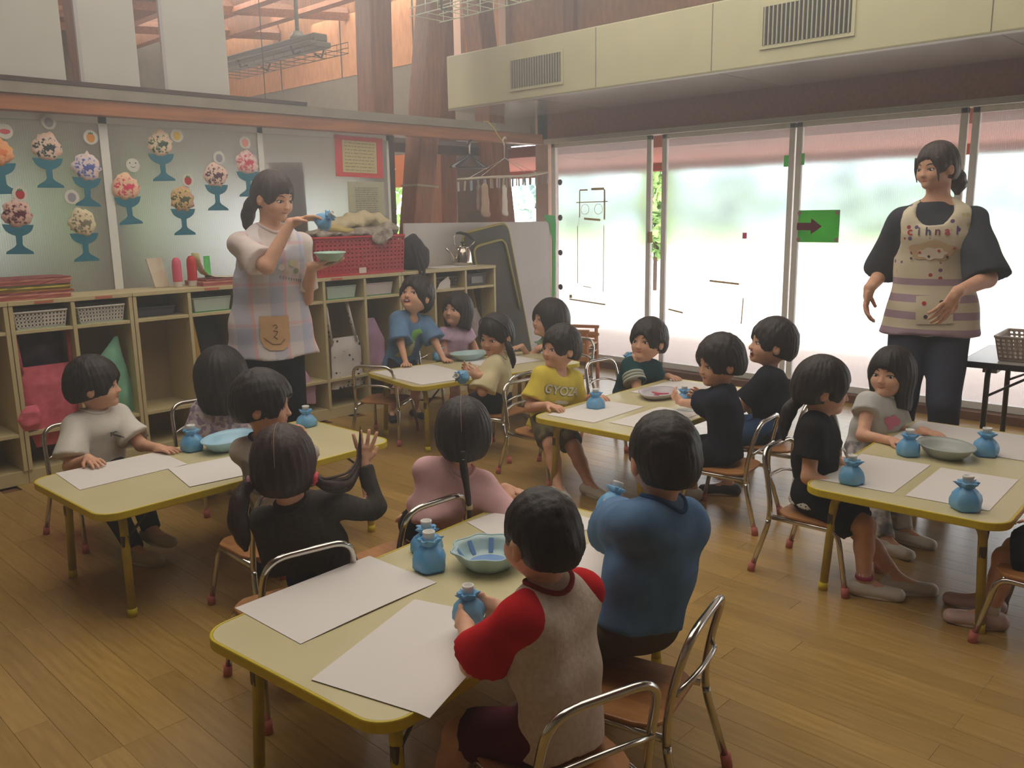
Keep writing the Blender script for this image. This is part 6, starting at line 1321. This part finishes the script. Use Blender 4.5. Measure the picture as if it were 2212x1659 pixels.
A.decal('lettering', text_mesh('GYOZA', .062), mat('letter_white', rgb(238, 236, 220), .8), A.Pc + A.sd * .155, off=.003)
A.decal('lettering_outline', text_mesh('GYOZA', .064), mat('letter_green', rgb(126, 136, 96), .8), A.Pc + A.sd * .152 - A.L * .002, off=.0018)  # slightly larger green copy printed behind the white letters
A.decal('small_print', [[(-.045, -.008), (-.01, -.012), (.03, -.008), (.045, .0), (.02, .008), (-.03, .006)]], mat('letter_white', 0), A.Pc + A.sd * .10)
# --- 13 child in dark green
chair(3.99, 2.98, -95, 'chrome chair behind the middle table near the window')
A = Person('child in a dark green shirt pressing a blue bottle to the face', 3.99, 2.93, -110, (4.000, 2.81, .634), -178, 4, k=CHs(.93), hs=1.08, ht=.020, seed=13,
           rh=hd((3.925, 2.825, .515), (-.1, -.1, 1), (.3, .8, 0), .8, pole=(-.6, -.3, -1)), lh=hd((4.08, 2.70, .42), (-.2, -.9, 0), curl=.3))
A.face(); st_ = cl('sleeve_stripe', rgb(120, 128, 120), rgb(60, 84, 84), noise=(.48, .52)); A.shirt(cl('shirt_teal', rgb(38, 82, 86), rgb(34, 72, 78)), loose=.018, sw=.010, fold=.004); A.bottom(cl('pants_dark', 0), 'shorts'); A.shoes(WSH)
for k in range(3):
    e = A.S[1] + (A.E[1] - A.S[1]) * (.45 + .13 * k); dd = nrm(A.E[1] - A.S[1]); MB().tube([tuple(e - dd * .006), tuple(e + dd * .006)], A.k['arm'][0] + .034 + .002 * k, 20).build('sleeve_stripe', mat('stripe_pale', rgb(176, 180, 168), .9), A.root, True)
# --- 14 boy dark blue
chair(3.29, 1.88, 98, 'chrome chair of the boy in dark blue at the middle table')
A = Person('boy in a dark blue T-shirt handling a bottle at the middle table', 3.30, 1.90, 112, (3.295, 1.935, .703), 152, -8, hs=1.0, ht=.022, seed=14,
           lh=hd((3.40, 2.22, .478), (.1, .8, .5), (.6, -.3, 0), .7), rh=hd((3.50, 2.16, .478), (-.1, .8, .5), (-.7, -.3, 0), .7), lf=(3.14, 2.06, 110), rf=(3.40, 2.12, 80))
A.face(); A.shirt(cl('shirt_night', rgb(40, 42, 58), rgb(34, 36, 50)), loose=.018, sw=.010, fold=.004); A.bottom(cl('shorts_black', rgb(38, 38, 44)), 'shorts'); A.shoes(WSH)
# --- 15 boy black shirt laughing
chair(3.74, 1.90, 100, 'chrome chair of the laughing boy in the black shirt')
A = Person('laughing boy in a black T-shirt and denim shorts, in profile against the window', 3.77, 1.93, 104, (3.805, 1.955, .722), 134, 8, k=CHs(1.04), hs=1.06, ht=.018, seed=15,
           lh=hd((3.66, 2.20, .43), (-.3, .9, 0), curl=.3), rh=hd((3.88, 2.18, .43), (-.1, 1, 0), curl=.3), lf=(3.56, 2.02, 120), rf=(3.86, 2.14, 90))
A.face(open_=1.0); A.shirt(cl('shirt_black', rgb(34, 35, 44), rgb(30, 30, 38)), loose=.018, sw=.012, fold=.004, hem=.05); A.bottom(cl('denim', rgb(62, 86, 124)), 'shorts'); A.shoes(BSH, WSK)
# --- 16 girl black shirt with ponytail
chair(2.98, 1.30, -90, 'chrome chair of the girl in black at the right table')
A = Person('girl in a black top with a low ponytail looking right at the right table', 2.985, 1.335, -74, (3.010, 1.335, .712), -60, -10, hs=0.94, ht=.020, seed=16, hair='tied',
           rh=hd((2.93, 1.15, .36), (.2, -.9, 0), curl=.3), lh=hd((3.10, 1.14, .37), (0, -1, 0), curl=.3), lf=(3.00, 1.02, -60), rf=(2.90, 1.10, -72))
A.face(); A.shirt(cl('top_black', rgb(36, 33, 36), rgb(30, 28, 32)), loose=.014, sw=.006, fold=.003, sl=.6); A.bottom(cl('skirt_black', rgb(34, 32, 36)), 'skirt', lo=.012); Fld([cap(A.Pc - A.sd * .045, A.Pc + A.sd * .04, A.k['P'][0] + .030, A.k['P'][0] + .014, .02, A.L, 1.34, cut=[(A.Pc - A.sd * .045, -A.sd)])], noise=folds(.004, 70, 3)).build('lace_hem', spotted('lace', rgb(206, 206, 200), rgb(60, 58, 60), 90, .34), A.root, .007); A.shoes(WSH, WSK)
A.lock('ponytail', [(-.07, .01, -.06), (-.10, .01, -.10), (-.11, .01, -.17), (-.10, .0, -.24)], [.02, .028, .026, .006])
for i in (1,): p = A.An[i] + V3((0, 0, .018)); MB().tube([tuple(p - V3((0, 0, .005))), tuple(p + V3((0, 0, .006)))], .030, 14).build('ankle_bow', mat('bow_magenta', rgb(176, 50, 96), .7), A.root, True)
# --- 17 girl white shirt long hair
chair(3.62, 1.43, -90, 'chrome chair of the girl in the white top at the right table')
A = Person('girl with long hair in a white top with a pink print', 3.67, 1.42, -112, (3.735, 1.362, .655), 176, 2, hs=0.96, ht=.018, seed=17, hair='long', k=CHs(.98),
           rh=hd((3.48, 1.22, .42), (-.1, -1, 0), curl=.3), lh=hd((3.72, 1.18, .42), (-.2, -1, 0), curl=.3), lf=(3.50, 1.18, -95), rf=(3.36, 1.20, -110))
A.face(gaze=.4); A.shirt(cl('top_white', rgb(206, 208, 204), rgb(192, 194, 192)), loose=.018, sleeve='cap', fold=.003, collar=cl('top_white', 0)); A.bottom(cl('leggings_floral', rgb(196, 190, 186), rgb(110, 108, 112), noise=(.45, .6)), 'pants'); A.shoes(WSH)
for (u, v, a) in ((-.018, .0, .024), (.02, .004, .024), (0, -.022, .018), (.0, .02, .014)): A.decal('pink_print', [[(u + a * math.cos(t), v + a * .8 * math.sin(t)) for t in [2 * PI * q / 12 for q in range(12)]]], mat('print_pink', rgb(224, 130, 156), .8), A.Pc + A.sd * .15)
# --- 18 child cut by the right edge
chair(2.93, .54, 88, 'chrome chair at the near side of the right table, cut off by the picture edge')
A = Person('child in a pink top and black skirt cut off by the right picture edge', 3.01, .47, 92, (3.02, .46, .70), 100, 0, hs=1.0, ht=.014, seed=18, hair='tied', hfine=False, lf=(2.93, .70, 110), rf=(3.05, .74, 100))
A.shirt(cl('top_pink2', rgb(216, 172, 184)), loose=.022, sw=.02, fold=.005); A.bottom(cl('skirt_black', 0), 'skirt', lo=.025); A.shoes(mat('shoe_rose', rgb(206, 176, 170), .6), WSK)

# ================================================================ teacher left
def plaid(name):
    m = bpy.data.materials.new(name); m.use_nodes = True; N = m.node_tree.nodes; L = m.node_tree.links; bs = N['Principled BSDF']; bs.inputs['Roughness'].default_value = .9
    tc = N.new('ShaderNodeTexCoord'); sp = N.new('ShaderNodeSeparateXYZ'); L.new(tc.outputs['Object'], sp.inputs[0]); last = None
    def band(ax, f, ph, w, col, amt):
        nonlocal last
        mu = N.new('ShaderNodeMath'); mu.operation = 'MULTIPLY_ADD'; mu.inputs[1].default_value = f; mu.inputs[2].default_value = ph; L.new(sp.outputs[ax], mu.inputs[0])
        fr = N.new('ShaderNodeMath'); fr.operation = 'FRACT'; L.new(mu.outputs[0], fr.inputs[0]); lt = N.new('ShaderNodeMath'); lt.operation = 'LESS_THAN'; lt.inputs[1].default_value = w; L.new(fr.outputs[0], lt.inputs[0])
        ml = N.new('ShaderNodeMath'); ml.operation = 'MULTIPLY'; ml.inputs[1].default_value = amt; L.new(lt.outputs[0], ml.inputs[0])
        mx = N.new('ShaderNodeMix'); mx.data_type = 'RGBA'; L.new(ml.outputs[0], mx.inputs[0]); mx.inputs[7].default_value = col
        if last: L.new(last, mx.inputs[6])
        else: mx.inputs[6].default_value = rgb(222, 214, 216)
        last = mx.outputs[2]
    band('Y', 6.5, .2, .42, rgb(150, 168, 206), .42); band('Z', 5.2, .1, .40, rgb(150, 168, 206), .34); band('Y', 6.5, .78, .10, rgb(232, 130, 140), .42); band('Z', 5.2, .66, .08, rgb(232, 140, 150), .32)
    L.new(last, bs.inputs['Base Color']); return m
KT = ADs(1.0, .96)
A = Person('teacher in a pale checked apron holding up a blue bottle and a bowl', 2.20, 3.80, -104, (2.215, 3.715, 1.440), -76, -16, k=KT, stand=True, hs=1.04, ht=.012, seed=30, hair='tied', fringe=-.006, hm=HAIRB, twist=0,
           rh=hd((2.215, 3.48, 1.335), (.75, -.45, .25), (.2, -.4, -.9), .45, pole=(-.5, -.3, -1)), lh=hd((2.36, 3.545, 1.118), (.9, -.45, .1), (0, 0, 1), .25, pole=(.2, .6, -1)), lf=(2.29, 3.84, -95), rf=(2.12, 3.84, -110))
A.face(gaze=.2, closed=False); A.shirt(cl('tee_white', rgb(222, 210, 204), rgb(212, 198, 194)), loose=.013, sw=.004, sl=.85, fold=.004, hem=.05, collar=cl('tee_white', 0)); A.bottom(cl('trousers_black', rgb(32, 30, 32)), 'pants'); A.shoes(BSH)
A.lock('ponytail', [(-.095, 0, -.02), (-.125, .0, -.05), (-.145, .0, -.11), (-.14, .0, -.17), (-.125, 0, -.20)], [.018, .032, .036, .026, .004])
def apron(A, m, top, hem, flare, armhole=.11, lo=.030, name='apron', side=1.0):
    k = A.k; L, sd, F = A.L, A.sd, A.F; pr, pw = k['P']; wr, ww = k['Wd']; cr, cw = k['C']; hz = A.Pc + V3((0, 0, -hem)); up = V3((0, 0, 1))
    T = [cap(hz - up * .05, A.Pc, pr + lo + flare, pr + lo, .04, L, pw * side, cut=[(hz, -up)]), cap(A.Pc, A.mid, pr + lo, wr + lo, .04, L, pw), cap(A.mid, A.ch, wr + lo, cr + lo, .03, L, cw), cap(A.ch, A.N - sd * .03, (cr + lo) * .92, k['neck'] + .02, .03, L, 1.6)]
    for g in (1, -1): T.append(cap(A.N - sd * .025 + L * g * .055, A.N - sd * .06 + L * g * .085 + F * .03, k['shr'] + .004, k['shr'] + .012, .03))
    s_ = [ell(A.S[i] + L * g * .045 - sd * .03, (armhole, .085, armhole * 1.15), .01, [F, L, sd]) for i, g in ((0, 1), (1, -1))]
    nk = ell(A.N + F * .055 - sd * .03, (.085, .085, .075), .01, [F, L, sd])
    for q in T: q['sub'] = s_ + [nk]
    A.af = Fld(T, noise=folds(.005, 26, A.seed)); return A.af.build(name, m, A.root, .0105)
apron(A, plaid('apron_check'), 0, .14, .035, lo=.032)
po_ = A.decal('pocket', [[(-.07, .08), (.07, .08), (.07, -.03), (.055, -.065), (.03, -.08), (-.03, -.08), (-.055, -.065), (-.07, -.03)]], mat('pocket_tan', rgb(216, 176, 130), .9, c2=rgb(204, 164, 120), scale=20), A.Pc - A.sd * .0 - A.L * .02, fld=A.af, off=.006)
INK = mat('ink_brown', rgb(96, 70, 60), .8)
def stroke(A, pts, r, m, org, fld, name='stitched_line', off=.008):
    L = A.L; Q = fld.hit(np.array([V3(org) + A.F * .25 + L * (-x) * -1 * 1.0 * 1 + A.sd * y for x, y in pts]), -A.F, .5) + A.F * off
    MB().tube([tuple(q) for q in Q], r, 5).build(name, m, A.root, True)
for pts in ([(-.012, .035), (.004, .042), (.010, .028), (0, .022)], [(-.010, .012), (.012, .008), (.004, -.006), (-.008, -.016), (.008, -.028)], [(-.038, -.035), (-.015, -.052), (.02, -.052), (.042, -.03)], [(-.055, -.02), (-.04, -.035)]): stroke(A, pts, .0016, INK, A.Pc - A.L * .02, A.af)
o2 = A.ch + A.L * .06 - A.sd * .05
for (u, v, a, c) in ((-.045, .01, .016, rgb(230, 226, 220)), (.01, .03, .018, rgb(214, 216, 170)), (.03, -.01, .014, rgb(150, 176, 140)), (-.02, -.015, .012, rgb(220, 200, 190))): A.decal('patch_print', [[(u + a * math.cos(t), v + a * math.sin(t)) for t in [2 * PI * q / 10 for q in range(10)]]], mat('patch_%d' % int(c[0] * 999), c, .9), o2, fld=A.af, off=.004)
for k in range(9): stroke(A, [(-.055 + .014 * k, -.035 - .003 * k), (-.048 + .014 * k, -.030 - .003 * k), (-.050 + .014 * k, -.044 - .003 * k)], .0013, mat('ink_grey2', rgb(104, 98, 120), .8), o2, A.af, 'lettering', .004)
MB().tube([tuple(A.N + A.F * (.055 * math.cos(t)) * 1.1 + A.L * (.062 * math.sin(t)) - A.sd * (.035 * (1 + math.cos(t)) - .012)) for t in [PI * q / 10 - PI / 2 for q in range(11)]], .003, 6).build('lanyard', mat('lanyard_green', rgb(56, 74, 60), .7), A.root, True)
# ================================================================ teacher right
KR = ADs(1.07, .86); KR['P'] = (KR['P'][0], 1.38); KR['Wd'] = (KR['Wd'][0], 1.38); KR['C'] = (KR['C'][0], 1.38)
A = Person('teacher in a dark T-shirt and cream patterned apron before the window', 4.20, 1.37, -166, (4.145, 1.378, 1.518), 158, -8, k=KR, stand=True, hs=.93, ht=.013, fringe=-.014, seed=31, hair='tied', hm=HAIRB,
           rh=hd((4.00, 1.59, .924), (-.25, .05, -1), (.2, -.9, .1), .55, pole=(.5, .3, -.5)), lh=hd((3.85, 1.186, .95), (-.5, .3, -.75), (.4, .8, -.1), .45, pole=(.6, -.5, -.6)), lf=(4.21, 1.27, -160), rf=(4.19, 1.48, 175))
A.face(gaze=-.2, mouth='flat'); A.shirt(cl('tee_slate', rgb(70, 72, 80), rgb(62, 64, 72)), loose=.018, sw=.014, sl=.98, fold=.003, hem=.06); A.bottom(cl('trousers_slate', rgb(72, 76, 92)), 'pants', lo=.016); A.shoes(BSH)
A.lock('ponytail', [(-.095, 0, -.03), (-.125, .0, -.05), (-.145, .0, -.10), (-.135, .0, -.15)], [.02, .038, .042, .010])
for g in (1, -1): A.lock('side_strand', [(.058, g * .062, .055), (.066, g * .064, .0), (.060, g * .062, -.06)], [.007, .006, .002])
def stripes(name):
    m = bpy.data.materials.new(name); m.use_nodes = True; N = m.node_tree.nodes; L = m.node_tree.links; bs = N['Principled BSDF']; bs.inputs['Roughness'].default_value = .9
    tc = N.new('ShaderNodeTexCoord'); sp = N.new('ShaderNodeSeparateXYZ'); L.new(tc.outputs['Object'], sp.inputs[0])
    mu = N.new('ShaderNodeMath'); mu.operation = 'MULTIPLY'; mu.inputs[1].default_value = 13; L.new(sp.outputs['Z'], mu.inputs[0]); fr = N.new('ShaderNodeMath'); fr.operation = 'FRACT'; L.new(mu.outputs[0], fr.inputs[0]); lt = N.new('ShaderNodeMath'); lt.operation = 'LESS_THAN'; lt.inputs[1].default_value = .45; L.new(fr.outputs[0], lt.inputs[0])
    lo = N.new('ShaderNodeMath'); lo.operation = 'LESS_THAN'; lo.inputs[1].default_value = 1.03; L.new(sp.outputs['Z'], lo.inputs[0]); an = N.new('ShaderNodeMath'); an.operation = 'MULTIPLY'; L.new(lt.outputs[0], an.inputs[0]); L.new(lo.outputs[0], an.inputs[1])
    v = N.new('ShaderNodeTexVoronoi'); v.inputs['Scale'].default_value = 26; L.new(tc.outputs['Object'], v.inputs['Vector']); dl = N.new('ShaderNodeMath'); dl.operation = 'LESS_THAN'; dl.inputs[1].default_value = .24; L.new(v.outputs['Distance'], dl.inputs[0])
    gt = N.new('ShaderNodeMath'); gt.operation = 'GREATER_THAN'; gt.inputs[1].default_value = 1.03; L.new(sp.outputs['Z'], gt.inputs[0]); da = N.new('ShaderNodeMath'); da.operation = 'MULTIPLY'; L.new(dl.outputs[0], da.inputs[0]); L.new(gt.outputs[0], da.inputs[1])
    cr = N.new('ShaderNodeValToRGB'); cr.color_ramp.interpolation = 'CONSTANT'; cr.color_ramp.elements[0].color = rgb(176, 70, 78); cr.color_ramp.elements[1].position = .7; cr.color_ramp.elements[1].color = rgb(206, 196, 140); e = cr.color_ramp.elements.new(.35); e.color = rgb(112, 90, 140); sc = N.new('ShaderNodeSeparateColor'); L.new(v.outputs['Color'], sc.inputs[0]); L.new(sc.outputs[0], cr.inputs['Fac'])
    m1 = N.new('ShaderNodeMix'); m1.data_type = 'RGBA'; L.new(an.outputs[0], m1.inputs[0]); m1.inputs[6].default_value = rgb(220, 210, 184); m1.inputs[7].default_value = rgb(176, 150, 166)
    m2 = N.new('ShaderNodeMix'); m2.data_type = 'RGBA'; L.new(da.outputs[0], m2.inputs[0]); L.new(m1.outputs[2], m2.inputs[6]); L.new(cr.outputs[0], m2.inputs[7]); L.new(m2.outputs[2], bs.inputs['Base Color']); return m
apron(A, stripes('apron_cream'), 0, .10, .03, lo=.028, armhole=.115)
oc = A.ch - A.sd * .045
for k, (ch_, c) in enumerate(zip('cihnal', (rgb(190, 40, 50), rgb(90, 70, 90), rgb(60, 70, 110), rgb(120, 60, 80), rgb(196, 60, 90), rgb(110, 70, 140)))):
    A.decal('letter', text_mesh(ch_, .050), mat('letter_c%d' % k, c, .8), oc + A.sd * .065 + A.L * (-.095 + .038 * k), fld=A.af, off=.004)
wob = lambda s, n, q: [(s * .095 * math.cos(t) * (1 + .10 * math.sin(n * t + q)), -.020 + s * .042 * math.sin(t) * (1 + .16 * math.sin(n * t + q))) for t in [2 * PI * q_ / 30 for q_ in range(30)]]
A.decal('tan_patch', [wob(1, 5, .4)], mat('patch_tan', rgb(206, 178, 138), .9), oc, fld=A.af, off=.004); A.decal('pale_patch', [[(x, y - .012) for x, y in wob(.62, 7, 1.2)]], mat('patch_pale', rgb(230, 218, 198), .9), oc, fld=A.af, off=.006)
for (u, v, c) in ((-.085, -.055, 0), (-.05, -.028, 1), (-.012, -.045, 0), (.028, -.020, 1), (.062, -.048, 0), (.088, -.012, 1)): A.decal('dot_print', [[(u + .006 * math.cos(t), v + .006 * math.sin(t)) for t in [2 * PI * q / 8 for q in range(8)]]], mat('dotc_%d' % c, (rgb(70, 50, 70), rgb(190, 50, 60))[c], .9), oc, fld=A.af, off=.008)
A.decal('pocket', [[(-.075, .05), (.075, .06), (.08, -.07), (-.07, -.075)]], mat('pocket_cream', rgb(216, 206, 180), .9), A.Pc + A.sd * .04 + A.L * .02, fld=A.af, off=.006)
for (u, v, c) in ((-.04, .02, 1), (.03, .025, 0), (-.03, -.04, 0), (.05, -.03, 1)): A.decal('dot_print', [[(u + .009 * math.cos(t), v + .009 * math.sin(t)) for t in [2 * PI * q / 8 for q in range(8)]]], mat('dotc_%d' % c, 0), A.Pc + A.sd * .04 + A.L * .02, fld=A.af, off=.009)
# ---------------------------------------------------------------- scattering volume added to stand in for veiling lens glare
hz = bpy.data.materials.new('glare_volume'); hz.use_nodes = True
for n in list(hz.node_tree.nodes): hz.node_tree.nodes.remove(n)
_o = hz.node_tree.nodes.new('ShaderNodeOutputMaterial'); _v = hz.node_tree.nodes.new('ShaderNodeVolumeScatter')
_v.inputs['Color'].default_value = (.92, .96, 1, 1); _v.inputs['Density'].default_value = .085; _v.inputs['Anisotropy'].default_value = .76
hz.node_tree.links.new(_v.outputs[0], _o.inputs['Volume'])
tag(MB().box(-2.55, 5.90, -3.05, 5.03, .003, 3.40).build('glare_volume', hz), 'lens glare built as a thin scattering volume in front of the windows', 'glare_volume', kind='stuff')
